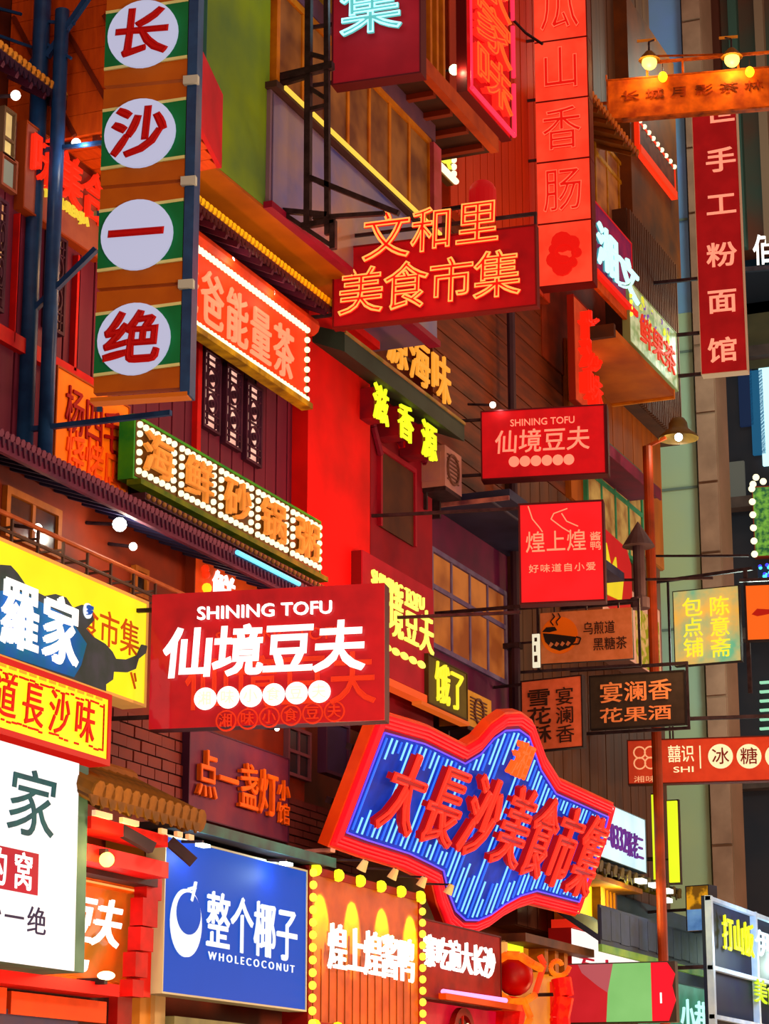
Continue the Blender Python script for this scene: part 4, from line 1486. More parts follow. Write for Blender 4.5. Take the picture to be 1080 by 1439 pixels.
Q3 = shrink(P, .27)
BW = glow('#7ac8ff', 1.4)
BB = glow('#2a6aff', 1.2)
rows_ = ((514, 1165, 588, 1054, '大'), (578, 1182, 640, 1071, '長'), (629, 1196, 693, 1089, '沙'), (681, 1210, 734, 1106, '美'), (718, 1225, 770, 1122, '食'), (755, 1238, 800, 1138, '市'), (794, 1247, 835, 1153, '集'))
gx = []
x = .34
k = 0
while x < max(p[0] for p in Q) - .1:
    zs = [z * .02 for z in range(-60, 140) if inside(x, z * .02, Q3)]
    if zs:
        z0, z1 = min(zs), max(zs)
        L = z1 - z0
        m_ = BW if k % 3 else BB
        if k % 6 in (0, 5):
            mb = MB().cyl((x, -.065, z0), (x, -.065, z1), .013, 6)
        else:
            a = random.uniform(.10, .24) * L
            b = random.uniform(.10, .26) * L
            mb = MB().cyl((x, -.065, z1 - a), (x, -.065, z1), .013, 6).cyl((x, -.065, z0), (x, -.065, z0 + b), .013, 6)
        t.part('neon_tube', mb, m_, split=True)
    x += .15
    k += 1
DR = glow('#a80a0e', .8)
TR_ = glow('#ff3020', 1.3)
for (uc, vc, wc, ch) in ((552, 1110, 52, '大'), (609, 1127, 50, '長'), (661, 1143, 45, '沙'), (708, 1158, 40, '美'), (745, 1173, 35, '食'), (778, 1187, 33, '市'), (812, 1200, 33, '集')):
    xa = t.loc(uc - wc * .46, vc - wc * .13)[0]
    xb = t.loc(uc + wc * .46, vc + wc * .13)[0]
    za = t.loc(uc - 22, vc + 53)[1]
    zc = t.loc(uc + 22, vc - 53)[1]
    put(t, ch, xa, xb, za, zc, DR, off=.035, ext=.05, y=-.12)
    put(t, ch, xa, xb, za, zc, TR_, tube=.028, y=-.18, name='neon_outline')
x0, z0 = t.loc(702, 1084)
x1, z1 = t.loc(742, 1046)
put(t, '湘', x0, x1, z0, z1, glow('#ff5a18', 1.2), off=0.025, ext=.05, y=-.1)
for z in (.08, .14):
    t.part('mounting_rod', MB().bar((.02 + z, -.02, -.02), (.15 + z, .35, -.16), .045), mat('#c8a8a0'))
t.part('support_beam', MB().bar((.2, .3, h * .3), (w - .2, .3, h * .3), .08).bar((.2, .3, h * .7), (w - .2, .3, h * .7), .08), STEEL, split=True)
lamp(M @ Vector((w * .3, -.9, h * .5)), 22, (1, .12, .10), .4, 'neon_light')
lamp(M @ Vector((w * .7, -.8, h * .3)), 12, (.25, .3, 1), .4, 'neon_light')
# ================================================================== OBJECTS BESIDE THE SIGNS
# blue steel posts with struts at the left
Yp = 19.1


def P3(u, v, Y=None):
    return hity(u, v, Yp if Y is None else Y)


base = P3(35, 640)
t = T('steel_scaffold', 'two dark blue steel posts with slanting struts that carry the striped sign', 'scaffold', Matrix.Translation(base))
inv = t.M.inverted()


def lb(p):
    return inv @ p


top = P3(40, -50)
p1_ = lb(P3(33, 640))
t.part('post', MB().cyl((p1_.x, 0, 0), (p1_.x, 0, top.z - base.z), .09, 12), NAVY, smooth=True)
a2 = lb(P3(62, 660))
t.part('post', MB().cyl((a2.x, 0, a2.z), (a2.x, 0, lb(P3(72, 18)).z), .075, 12), NAVY, smooth=True)
for p, q, r in (((-30, 612), (240, 580), .05), ((-30, 222), (148, 200), .04), ((-30, 5), (30, 20), .03), ((66, 80), (135, -20), .06), ((-10, 492), (135, 350), .055), ((-30, 40), (60, 72), .03), ((56, 30), (105, 33), .03), ((66, 62), (100, 82), .03), ((42, 90), (66, 60), .04)):
    t.part('strut', MB().bar(lb(P3(*p)), lb(P3(*q)), r), NAVY)
for v in (300, 575):
    t.part('sign_arm', MB().bar(lb(P3(135, v)), lb(hity(140, v, 18.15)), .05), NAVY)


def spot_fixture(u, v, X, label, r=.05, w=8, col=(1, .9, .75), gm=None):
    p = hitx(u, v, X)
    L = T('spot_lamp', label, 'lamp', Matrix.Translation(p))
    L.part('bulb', MB().ball((0, 0, 0), r, 10, 6), gm or glow('#fff2e0', 4), smooth=True)
    L.part('holder', MB().cyl((-.02, 0, .0), (-(X + 12.0) * -1 * -1 if False else -(X + 12.0), 0, .06), .02, 6), STEEL)
    if w:
        lamp(p + Vector((.15, -.1, -.1)), w, col, .05)


spot_fixture(22, 134, -11.5, 'bright bulb between the blue posts near the top left')
spot_fixture(107, 201, -11.5, 'white bulb over the red characters at the top left')
spot_fixture(324, 366, -11.5, 'left of two bulbs under the eave over the tea board', w=4, col=(1, .8, .5))
spot_fixture(381, 412, -11.5, 'right of two bulbs under the eave over the tea board', w=4, col=(1, .8, .5))
spot_fixture(168, 737, -11.6, 'glaring white floodlight on the brown plaster wall', r=.075, w=20, gm=glow('#f0fff8', 6))
spot_fixture(53, 742, -11.7, 'warm bulb in front of the lower left window', r=.045, w=5, col=(1, .8, .5))
spot_fixture(187, 768, -11.7, 'warm bulb just right of the white floodlight', r=.045, w=5, col=(1, .7, .4))
spot_fixture(638, 98, -11.2, 'tilted greenish white bulb below the timber slats', r=.08, w=8, col=(.9, 1, .6), gm=glow('#e8ffc0', 4))
spot_fixture(692, 569, -11.6, 'small white bulb above the small red tofu sign', r=.05, w=4)
spot_fixture(181, 866, -11.7, 'tiny red bulb over the right end of the yellow market sign', r=.04, w=0, gm=glow('#ff3010', 2))
spot_fixture(389, 1024, -11.6, 'tiny white bulb under the large tofu sign', r=.03, w=3)

# handrail along the lower left wall
M, w, h = facM((-40, 700), (262, 845), -11.5)
t = T('handrail', 'thin copper coloured rail running above the yellow market sign', 'rail', M, w, h)
t.part('rail', MB().cyl((0, 0, 0), (w, 0, 0), .025, 8), mat('#b06a4a', '#8a4a34', 4, emit=.15))
t.part('lower_rail', MB().cyl((0, 0, -.16), (w, 0, -.16), .018, 6), mat('#4a3a34'))
for i in range(9):
    x = w * (i + .5) / 9
    t.part('baluster', MB().bar((x, 0, -.25), (x, 0, 0), .025), mat('#4a3a34'))
    t.part('wall_arm', MB().bar((x, 0, -.1), (x, .5, -.1), .02), mat('#4a3a34'))

# steel frames that hold the two upper centre signs
t = T('steel_gantry', 'tall black steel frame in front of the bay window', 'frame', Matrix.Translation(hitx(424, 320, -10.7)))
inv = t.M.inverted()
Yf = hitx(424, 320, -10.7).y


def L3(u, v):
    return inv @ hity(u, v, Yf)


for p, q, r in (((432, 315), (434, -20), .075), ((460, 330), (459, -20), .06), ((383, 112), (468, 92), .09), ((383, 122), (430, 108), .05), ((432, 75), (458, 82), .05), ((432, 122), (460, 140), .05), ((432, 155), (460, 148), .05), ((432, 248), (460, 262), .05), ((384, 278), (398, 300), .05), ((395, 296), (460, 302), .06), ((398, 300), (465, 345), .05), ((424, 318), (470, 310), .07), ((468, 350), (468, 310), .07), ((436, 250), (560, 300), .06), ((440, 306), (540, 300), .05)):
    t.part('frame_bar', MB().bar(L3(*p), L3(*q), r), STEEL)
t = T('drain_pipe', 'dark vertical pipe left of the red duck shop sign', 'pipe', Matrix.Translation(hitx(726, 1020, -11.9)))
t.part('pipe', MB().cyl((0, 0, -1), (0, 0, hitx(726, 440, -11.9).z - hitx(726, 1020, -11.9).z), .07, 8), mat('#2a1c28', '#3a2430', 2))
t.part('pipe_clip', MB().box(-.2, .09, -.09, .09, 1.2, 1.28), STEEL)
t.part('pipe_clip', MB().box(-.2, .09, -.09, .09, 3.4, 3.48), STEEL)
t = T('steel_bracket', 'long thin steel bracket across the long window towards the duck shop sign', 'bracket', Matrix.Translation(hity(606, 862, 30.5)))
i2 = t.M.inverted()
t.part('arm', MB().bar((-.6, 0, 0), i2 @ hity(732, 852, 30.5), .045), STEEL)
t.part('plate', MB().box(-.62, -.55, -.08, .08, -.08, .08), STEEL)


# air conditioners
def aircon(BL, TR, X, label, m):
    M, w, h = facM(BL, TR, X)
    t = T('air_conditioner', label, 'air conditioner', M, w, h, 'air conditioners on the facade')
    t.part('body', MB().box(0, w, 0, .42, 0, h), m)
    t.part('grille', MB().ring(w * .45, h * .5, h * .38, .03, -.03, 0, 20), mat('#5a4038'))
    for k in range(7):
        z = h * (.2 + .1 * k)
        t.part('grille_slat', MB().box(w * .12, w * .78, -.02, 0, z, z + .015), mat('#5a4038'))
    t.part('support', MB().box(.02, w - .02, .0, .5, -.06, 0).box(.05, .1, .3, .5, -.3, -.06).box(w - .1, w - .05, .3, .5, -.3, -.06), STEEL)
    t.part('side_louvre', MB().box(-.012, 0, .06, .36, h * .15, h * .85), m)
    return t


aircon((625, 682), (648, 642), -11.55, 'grey air conditioner under the amber characters beside the red building', mat('#a07a70', '#8a6a70', 3, emit=.25))
aircon((656, 1018), (690, 985), -11.55, 'cream air conditioner to the right of the olive board', mat('#c8a060', '#b08848', 3, emit=.25))

# red round neon glow lamp above the food market sign
p = hitx(678, 270, -11.0)
t = T('red_lantern', 'round topped red lantern above the neon food market sign', 'lantern', Matrix.Translation(hity(678, 295, hitx(678, 270, -11.0).y)))
t.part('body', MB().cyl((0, 0, -.1), (0, 0, .28), .20, 18), glow('#b80c10', .8), smooth=False)
t.part('dome', MB().ball((0, 0, .28), .20, 18, 6, .9, half=True), glow('#b80c10', .8), smooth=True)
t.part('bracket', MB().bar((-1.4, 0, .1), (-.15, 0, .1), .05), STEEL)

# ------------------------------------------------------------------ lamp posts
Yl = 37.2
pb = hity(930, 1300, Yl)
px = pb.x
t = T('lamp_post', 'rust brown street lamp post with a wide bell shaped shade', 'street lamp', Matrix.Translation((px, Yl, 0)))
zt = hity(930, 625, Yl).z
RU = mat('#8a3c1c', '#5a2818', 2, rough=.5, emit=.12)
t.part('pole', MB().cyl((0, 0, 0), (0, 0, zt), .085, 12), RU)
t.part('base', MB().cyl((0, 0, 0), (0, 0, .4), .16, 12), RU)
c = hity(953, 612, Yl) - Vector((px, Yl, 0))
SH = mat('#5a4a28', '#3e3420', 3, rough=.45, emit=.08)
prof = [(.34, -.06), (.33, -.02), (.24, .06), (.17, .12), (.155, .22), (.11, .30), (.0, .33)]
mb = MB()
n = 24
vs = []
for r_, z_ in prof:
    for i in range(n):
        vs.append((c.x + r_ * math.cos(2 * math.pi * i / n), c.y + r_ * math.sin(2 * math.pi * i / n), c.z + z_))
fs = []
for j in range(len(prof) - 1):
    for i in range(n):
        k = (i + 1) % n
        fs.append((j * n + i, j * n + k, (j + 1) * n + k, (j + 1) * n + i))
mb.add(vs, fs)
sh = t.part('shade', mb, SH, smooth=True)
t.part('bulb', MB().ball((c.x, c.y, c.z - .03), .07, 12, 8), glow('#ffffff', 5), smooth=True)
t.part('neck', MB().bar((0, 0, zt), (c.x * .6, 0, zt + .12), .05), RU)
lamp((px + c.x, Yl - .1, c.z - .15), 40, (1, .85, .6), .08)

Y2 = 36.0
pb = hity(899, 845, Y2)
t = T('lamp_post', 'dark chimney like post with a pointed conical cap left of the rusty lamp post', 'vent pipe', Matrix.Translation((pb.x, Y2, pb.z)))
zz = hity(898, 768, Y2).z - pb.z
DM = mat('#3c2a2e', '#4a3a40', 3, emit=.06)
t.root.name = 'vent_pipe'
t.part('pipe', MB().cyl((0, 0, -.1), (0, 0, zz), .10, 12), DM)
t.part('cap', MB().cone((0, 0, zz), (0, 0, zz + .42), .27, .01, 14), DM)
t.part('collar', MB().cyl((0, 0, -.12), (0, 0, .05), .16, 12), DM)
t.part('stay', MB().bar((-1.6, 0, .0), (0, 0, .0), .06), STEEL)
t.part('stay', MB().bar((-1.6, .1, .5), (1.2, .1, .3), .04), STEEL)

# red curved light box and white board right of the duck shop sign
M, w, h = facM((846, 842), (886, 770), -11.5)
t = T('light_sign', 'red light box with a yellow flame picture half hidden by the duck shop sign', 'sign', M, w, h)
t.part('casing', MB().prism([(0, 0), (w, .0), (w, h * .75), (w * .85, h * .95), (0, h)], 0, .3), glow('#c01014', .8))
t.part('flame_picture', MB().prism([(w * .1, h * .1), (w * .6, h * .15), (w * .7, h * .5), (w * .5, h * .45), (w * .45, h * .7), (w * .3, h * .5), (w * .15, h * .8)], -.02, 0), glow('#d8c020', 1.0))
M, w, h = facM((846, 905), (926, 858), -11.6)
t = board('painted_sign', 'slanting white board with a food picture behind the teacup sign', 'sign', (M, w, h), mat('#d8bab4', '#c0a8a4', 3), mat('#6a4a40'), depth=.44, rim=.01)
x0, z0 = t.loc(893, 925)
x1, z1 = t.loc(924, 875)
t.part('food_picture', MB().box(x0, x1, -.016, -.008, .05, h - .25), mat('#8a9a20', '#c8b890', 6, sharp=True))
M, w, h = facM((886, 800), (890, 780), -11.4)

# glowing slips beside the teacup sign
t = T('light_sign', 'narrow white lit slip at the left edge of the teacup sign', 'sign', Matrix.Translation(hity(748, 938, 33.4)))
t.part('panel', MB().box(0, .11, 0, .05, 0, .52), glow('#f0e8c8', .9))
t.part('glyph_marks', MB().box(.03, .08, -.01, 0, .08, .18).box(.03, .06, -.01, 0, .24, .34).box(.04, .08, -.01, 0, .40, .46), mat('#3a2a20'), split=True)
t.part('bracket_arm', MB().bar((-1.2, .02, .4), (0, .02, .4), .03), STEEL)

# yellow green tubes behind the lamp post
for (u0, u1, v0, v1, lab) in ((918, 928, 1238, 1116, 'left of the two tall yellow green light tubes by the lamp post'), (940, 950, 1240, 1125, 'right of the two tall yellow green light tubes by the lamp post')):
    a, b = hity(u0, v0, 38.6), hity(u1, v1, 38.6)
    t = T('light_tube', lab, 'light', Matrix.Translation((a.x, 38.6, a.z)))
    t.part('tube', MB().box(0, b.x - a.x, 0, .06, 0, b.z - a.z), glow('#d0e020', 1.2))
    t.part('housing', MB().box(-.02, b.x - a.x + .02, .06, .14, -.03, b.z - a.z + .03), STEEL)
    t.part('wall_arm', MB().bar((-.5, .1, .4), (.02, .1, .4), .03), STEEL)

# white characters and bulbs on the far building
for (ch, a, b, m_, lab) in (('佰', (1059, 374), (1090, 332), WHITE, 'large white glowing character cut by the right edge of the picture'),):
    M, w, h = perpM(a, (b[0], a[1]), (a[0], b[1]), Y0=48.0)
    t = T('neon_sign', lab, 'sign', M, w, h)
    put(t, ch, 0, w, 0, h, m_, off=0.025, y=-.04)
    t.part('rail', MB().box(-.5, w, 0, .1, -.1, 0), STEEL)
    t.part('rail', MB().box(-.5, w, .0, 2.0, -.14, -.1), mat('#1c2430'))
M, w, h = perpM((1060, 783), (1100, 783), (1060, 684), Y0=48.0)
t = board('light_sign', 'green hatched light panel edged with round bulbs at the right edge', 'sign', (M, w, h), glow('#1c5a30', .7, '#8ac840', 9), mat('#6a2a14', emit=.2), depth=.2, rim=.02)
bulbs(t, line_pts((.0, .06), (.0, h - .05), 6) + [(.03, h + .05), (.25, h + .1), (.1, h + .2)], .075, BULB)
M, w, h = perpM((1064, 815), (1100, 815), (1064, 795), Y0=48.0)
t = board('light_sign', 'small dark panel of cyan and blue dots below the hatched panel', 'sign', (M, w, h), mat('#10203a', emit=.2), DARK, depth=.1, rim=.01)
bulbs(t, [(random.uniform(0, w), random.uniform(0, h)) for i in range(14)], .04, glow('#4ae0e0', 1.6))
bulbs(t, [(random.uniform(0, w), random.uniform(0, h)) for i in range(8)], .04, glow('#3a3af0', 2))

# ------------------------------------------------------------------ left shop gate
GRD = mat('#c8140c', '#a80e0c', 3, rough=.45)
GDK = mat('#4a1c20', '#301820', 3)
M, w, h = tiltM((-40, 1362), (172, 1386), (-7, 1205), -11.55)
t = T('shop_signboard', 'glossy orange shop board leaning forward under the red gate with white characters', 'sign', M, w, h)
t.part('board', MB().box(0, w, 0, .08, 0, h), mat('#d85a14', '#8a5a1c', 1.6, rough=.25, emit=.42, coat=.5))
fr = mat('#e07a24', '#c05a18', 3, emit=.35)
for nm, bb in (('frame_rail', (0, w, h - .08, h)), ('frame_rail', (0, w, 0, .05)), ('frame_stile', (w - .05, w, 0, h))):
    t.part(nm, MB().box(bb[0], bb[1], -.06, .02, bb[2], bb[3]), fr)
t.part('highlight_strip', MB().box(0, w, -.075, -.06, h - .05, h - .03), glow('#ffb060', .9))
row(t, '仙境豆夫', (-8, 1306), (169, 1268), WHITE, off=0.030, gap=.02, y=-.06)
word(t, 'SHINING TOFU', (24, 1353), (121, 1348), WHITE, off=0.025)
t = T('shop_gate', 'red lacquered shop gate with stepped brackets beneath the small tiled eave', 'gate', Matrix.Translation(hitx(200, 1400, -11.3)))
Mi = t.M.inverted()


def fb(u0, v0, u1, v1, X, d):
    """box on a facade plane given by its lower left and upper right pixels, in the thing's own space"""
    a, b = Mi @ hitx(u0, v0, X), Mi @ hitx(u1, v1, X)
    return (a.x - d, a.x, a.y, b.y, a.z, b.z)


t.part('lintel', MB().box(*fb(122, 1209, 237, 1212, -10.85, .35)), GRD)
t.part('lower_lintel', MB().box(*fb(122, 1226, 222, 1232, -11.1, .3)), GDK)
t.part('eave_board', MB().box(*fb(128, 1164, 236, 1174, -10.75, .3)), mat('#d81c10', '#b0140c', 3, emit=.4))  # faint glow kept in the board, which holds no lamp
t.part('column', MB().box(*fb(196, 1400, 216, 1210, -11.3, .15)), GRD)
for (a, b, c, d) in ((206, 1262, 228, 1224), (200, 1300, 222, 1265), (197, 1335, 216, 1305), (190, 1372, 208, 1340), (186, 1400, 202, 1378)):
    t.part('bracket_block', MB().box(*fb(a, b, c, d, -11.15, .14)), mat('#b8120e', '#8a0e10', 3))
for i, (u, v) in enumerate(((140, 1148), (178, 1158), (228, 1172), (250, 1176), (266, 1180))):
    p = Mi @ hitx(u, v, -10.62)
    t.part('rafter_end', MB().box(p.x - .02, p.x + .02, p.y - .05 - .06 * (i < 2), p.y + .06 + .14 * (i < 2), p.z + .0, p.z + .05), mat('#f0e0c8'))
for (a, b) in (((168, 1166), (214, 1192)), ((238, 1182), (272, 1212))):
    p, q = Mi @ hitx(a[0], a[1], -10.8), Mi @ hitx(b[0], b[1], -10.6)
    t.part('rafter', MB().bar(p, q, .10), mat('#2a2430', '#3a2c3a', 3))
t.part('base_beam', MB().box(*fb(-40, 1376, 168, 1384, -11.2, .5)), mat('#c81010', '#a00c10', 3, emit=.35))
t.part('post', MB().box(*fb(164, 1460, 186, 1396, -11.4, .4)), mat('#8a0c1c', '#6a0a18', 3, emit=.25))
for (a, b, c, d) in ((-40, 1420, 10, 1388), (15, 1425, 150, 1408)):
    t.part('panel', MB().box(*fb(a, b, c, d, -11.42, .1)), mat('#c85a1c', '#b04e18', 3, emit=.35))
t.part('panel_frame', MB().box(*fb(-40, 1445, 160, 1400, -11.5, .1)), mat('#2a1218'))
t.part('blue_panel', MB().box(*fb(-40, 1460, 110, 1428, -11.45, .05)), mat('#28305a', '#3a3048', 3, emit=.3))
p = hitx(150, 1208, -10.78)
L = T('spot_lamp', 'warm lamp glowing on the red lintel of the shop gate', 'lamp', Matrix.Translation(p))
L.part('bulb', MB().ball((0, 0, 0), .07, 12, 8), glow('#ffe060', 4), smooth=True)
L.part('holder', MB().box(-.12, 0, -.03, .03, .04, .10), STEEL)
lamp(p + Vector((.2, -.1, .05)), 18, (1, .75, .2), .08)
p = hitx(149, 1371, -11.1)
L = T('spot_lamp', 'pale oval lamp at the foot of the leaning orange shop board', 'lamp', Matrix.Translation(p))
L.part('bulb', MB().ball((0, 0, 0), .085, 14, 8, .5), glow('#fff0b0', 3), smooth=True)
L.part('holder', MB().box(-.3, 0, -.03, .03, -.08, -.02), STEEL)
lamp(p + Vector((.15, -.1, .12)), 16, (1, .7, .3), .08)
# cream pier
M, w, h = facM((196, 1440), (232, 1176), -11.55)
o = struct('wall_left', MB().box(0, w, 0, .5, 0, h), mat('#d89a5c', '#b8a070', 1.5, emit=.25))
o.matrix_world = M
obj('pier_edge', MB().box(w - .22, w, -.05, 0, 0, h), mat('#c8b088', '#a8a080', 2, emit=.3), o)
# chequered strip
M, w, h = facM((234, 1475), (430, 1462), -11.5)
t = T('chequer_band', 'black and white chequered band under the blue coconut board', 'tile band', M, w, h)
t.part('backing', MB().box(0, w, .0, .45, -.1, h), mat('#161416'))
me = MB().box(0, .10, -.02, 0, 0, .10).mesh('tile')
me.materials.append(mat('#c8c8b8', emit=.2))
for i in range(int(w / .1)):
    for j in range(int(h / .1)):
        if (i + j) % 2 == 0 and i * .1 + .1 < w:
            o = bpy.data.objects.new('tile', me)
            COL.objects.link(o)
            o.parent = t.root
            o.location = (i * .1, 0, j * .1)
t.part('ledge', MB().box(0, w, -.08, .1, h, h + .10), mat('#8a9070', '#6a7060', 3, emit=.2))
# flood lamps over the blue board
for i, (u, v) in enumerate(((285, 1186), (402, 1212))):
    p = hitx(u, v, -10.95)
    L = T('spot_lamp', ('left', 'right')[i] + ' cool flood lamp washing the top of the blue coconut board', 'lamp', Matrix.Translation(p))
    L.part('bulb', MB().box(-.04, .04, -.09, .09, -.03, 0), glow('#e8fff8', 5))
    L.part('holder', MB().bar((0, 0, .02), (-.9, 0, .08), .03), STEEL)
    lamp(p + Vector((-.06, 0, -.12)), 12, (.6, .9, 1), .05)
# slim roof over the blue board
M, w, h = facM((262, 1158), (470, 1216), -11.0)
t = T('canopy', 'thin dark canopy between the carved purple board and the blue coconut board', 'canopy', M, w, h)
t.part('slab', MB().box(0, w, 0, 1.0, -.03, .05), mat('#2a3438', '#3a2c34', 3))
t.part('front_lip', MB().box(0, w, -.02, 0, -.05, .06), mat('#3a6a68', '#2c4048', 3, emit=.25))

# ------------------------------------------------------------------ bottom centre shops
M, w, h = facM((590, 1480), (702, 1400), -11.5)
t = T('market_stall', 'hot pink lit shop front with a round festoon below the snack board', 'stall', M, w, h)
t.part('panel', MB().box(0, w, 0, .5, 0, h), glow('#d80c2c', .8, '#a80c20', 2))
t.part('neon_tube', MB().cyl((.05, -.3, h - .12), (w * .8, -.3, h - .10), .035, 8), glow('#ff9ae0', 1.6))
t.part('shelf', MB().box(0, w, -.36, 0, h - .22, h - .14), mat('#c8601c'))
t.part('festoon_wheel', MB().ring(w * .45, h * .25, .42, .10, -.1, -.02, 28), mat('#6a1c14', '#8a2a14', 5, emit=.3))
t.part('festoon_hub', MB().disc(w * .45, h * .25, .28, -.06, -.0, 24), mat('#3a1010', emit=.2))
for i in range(8):
    a = math.pi * i / 4
    t.part('spoke', MB().bar((w * .45, -.07, h * .25), (w * .45 + .36 * math.cos(a), -.07, h * .25 + .36 * math.sin(a)), .025), mat('#a8381c', emit=.3))
bulbs(t, [(w * .45 + .2 * math.cos(i), h * .25 + .2 * math.sin(i * 1.7)) for i in range(9)], .022, glow('#ffc8a0', 2), y=-.1)
# golden doorway
M, w, h = facM((703, 1480), (800, 1345), -11.7)
t = T('market_stall', 'golden lit doorway to the left of the white shop board', 'stall', M, w, h)
t.part('panel', MB().box(0, w, 0, .3, 0, h), glow('#c86a10', .8, '#e88a18', 1.5))
t.part('door_post', MB().box(0, .08, -.1, 0, 0, h), glow('#e8a050', 1.0))
a = t.loc(708, 1345)
b = t.loc(730, 1300)
t.part('yellow_pane', MB().box(a[0], b[0], -.05, 0, a[1], min(h, b[1])), glow('#d8f020', 1.3))
t.part('lintel', MB().box(0, w, -.4, .0, h - .02, h + .1), mat('#5a3a24', '#3a2418', 3, emit=.15))
for u in (742, 757, 770):
    x, z = t.loc(u, 1330)
    t.part('bracket_block', MB().box(x, x + .16, -.25, 0, h - .35, h), mat('#a06a1c', '#6a4418', 3))
t.part('red_panel', MB().box(t.loc(772, 1380)[0], t.loc(795, 1380)[0], -.05, 0, h * .25, h * .72), glow('#e02010', .9))
# festive dragon
Mx = Matrix.Translation(hitx(735, 1400, -11.15))
t = T('dragon_lantern', 'large red and amber festive dragon lantern with curled horns in front of the golden doorway', 'lantern', Mx)
i3 = Mx.inverted()
Yd = hitx(735, 1400, -11.15).y


def D3(u, v, dy=0):
    return i3 @ hity(u, v, Yd + dy)


RDK = mat('#8a1812', '#b0300c', 2, rough=.4, emit=.35)
OGL = glow('#ff7a10', 1.0, '#e84a0c', 5)
mb = MB()
c = D3(723, 1372)
mb.ball(c, .26, 18, 10, 1.05)
t.part('head', mb, RDK, smooth=True)
t.part('crest', MB().tube([D3(695, 1352, -.1), D3(712, 1342, -.15), (D3(730, 1343, -.15)), D3(748, 1355, -.1), D3(762, 1362)], .06, 8), OGL)
t.part('jaw', MB().tube([D3(703, 1398, -.2), D3(718, 1408, -.25), D3(738, 1407, -.25), D3(752, 1398, -.1)], .05, 8), OGL)
t.part('horn', MB().tube([D3(752, 1395), D3(758, 1375), D3(764, 1355), D3(758, 1343)], .045, 8), glow('#f03a14', .9))
pts = [D3(784 + 16 * math.cos(a) * (1 - a / 9), 1358 + 16 * math.sin(a) * (1 - a / 9)) for a in [i * .6 for i in range(11)]]
t.part('curl', MB().tube(pts, .035, 8), OGL)
t.part('neck', MB().tube([D3(720, 1400), D3(715, 1430), D3(708, 1470)], .22, 12), mat('#d82a10', '#a81a10', 4))
t.part('mane', MB().tube([D3(788, 1375), D3(792, 1400), D3(786, 1430), D3(790, 1465)], .14, 10), mat('#d82a10', '#ff5a14', 7, sharp=True))
t.part('beard', MB().tube([D3(738, 1412, -.2), D3(745, 1430, -.2), D3(735, 1450, -.2)], .05, 8), OGL)
M, w, h = facM((762, 1440), (800, 1400), -11.5)

# white board with red top, and three coloured boxes
M, w, h = facM((802, 1388), (900, 1330), -11.55)
t = board('light_sign', 'white light box with a red cap and small red characters over the coloured boxes', 'sign', (M, w, h), glow('#fff4ec', 1.1), mat('#8a1c14', emit=.3), depth=.35, rim=.01)
t.part('red_cap', MB().box(0, w, -.06, .3, h, h + .13), glow('#d82410', .85))
row(t, '有小食', (808, 1372), (890, 1358), mat('#b01838', emit=.5), off=0.010, gap=.3)
M, w, h = perpM((800, 1437), (950, 1437), (800, 1356), Y0=33.2, maxyaw=3)
t = T('light_sign', 'low row of red, green and red light boxes at the bottom right', 'sign', M, w, h)
t.part('casing', MB().box(0, w, .02, .2, -.02, h + .02), mat('#3a3a34'))
a, b = w * .37, w * .78
t.part('red_panel', MB().prism([(0, 0), (a - .03, 0), (a, h * .5), (a * .75, h * .62), (a * .35, h * .85), (a * .25, h), (0, h)], -.02, .02), glow('#c8202a', .9, '#b0181c', 1))
t.part('pink_panel', MB().prism([(a, h * .5), (a * 1.15, h), (a * .25, h), (a * .35, h * .85), (a * .75, h * .62)], -.02, .02), glow('#b85a60', .8))
t.part('green_panel', MB().prism([(a - .03, 0), (b, 0), (b, h), (a * 1.15, h), (a, h * .5)], -.02, .02), glow('#7cc46e', .85, '#8ad07a', 1))
t.part('red_panel', MB().prism([(b, 0), (w * .93, 0), (w, h * .35), (w * .97, h * .6), (w, h * .8), (w * .93, h), (b, h)], -.02, .02), glow('#f0142a', .95))
t.part('white_mark', MB().box(w * .86, w * .875, -.03, -.02, h * .3, h * .48), WHITE)
t.part('bracket_arm', MB().bar((-.8, .1, h * .5), (0, .1, h * .5), .05), STEEL)

# lower right roofs
M, w, h = facM((825, 1240), (952, 1268), -11.3)
t = eave('tiled_eave', 'dark uneven tiled eave with white lights right below the pale cyan board', (806, 1208), (958, 1282), -11.2, .85, .25, 16, mat('#3a3424', '#2a2820', 4, emit=.06), mat('#5a5020', '#3a3418', 3, emit=.12), mat('#5a5030', '#3c3824', 5, emit=.12), r=.08)
for i, (u, v) in enumerate(((903, 1238), (922, 1244), (940, 1252), (939, 1265))):
    p = t.M.inverted() @ hitx(u, v, -11.05)
    t.part('lamp_panel', MB().box(p.x - .14, p.x + .14, -.18, -.05, p.z - .035, p.z + .035), glow('#f0f4e8', 1.6))
lamp(hitx(930, 1275, -10.8), 14, (.7, .85, 1), .2)
M, w, h = facM((838, 1340), (985, 1335), -11.6)
o, w, h = wp((820, 1440), (1000, 1300), -11.95, mat('#2a3444', '#242c30', 2, emit=.12))
M, w, h = facM((840, 1322), (985, 1340), -11.1)
t = T('dark_roof', 'blue grey shingle roof above the green lit shop at the bottom right', 'roof', M, w, h)
hr = .55
t.part('roof_panel', MB().add([(0, 0, 0), (w, 0, 0), (w, .8, hr), (0, .8, hr), (0, 0, .1), (w, 0, .1), (w, .8, hr + .1), (0, .8, hr + .1)],
                              [(0, 1, 2, 3), (7, 6, 5, 4), (0, 4, 5, 1), (1, 5, 6, 2), (2, 6, 7, 3), (3, 7, 4, 0)]), mat('#2c3850', '#283038', 3, emit=.15))
t.part('front_board', MB().box(0, w, -.04, 0, -.05, .55), mat('#26324c', '#2c3438', 3, emit=.2))
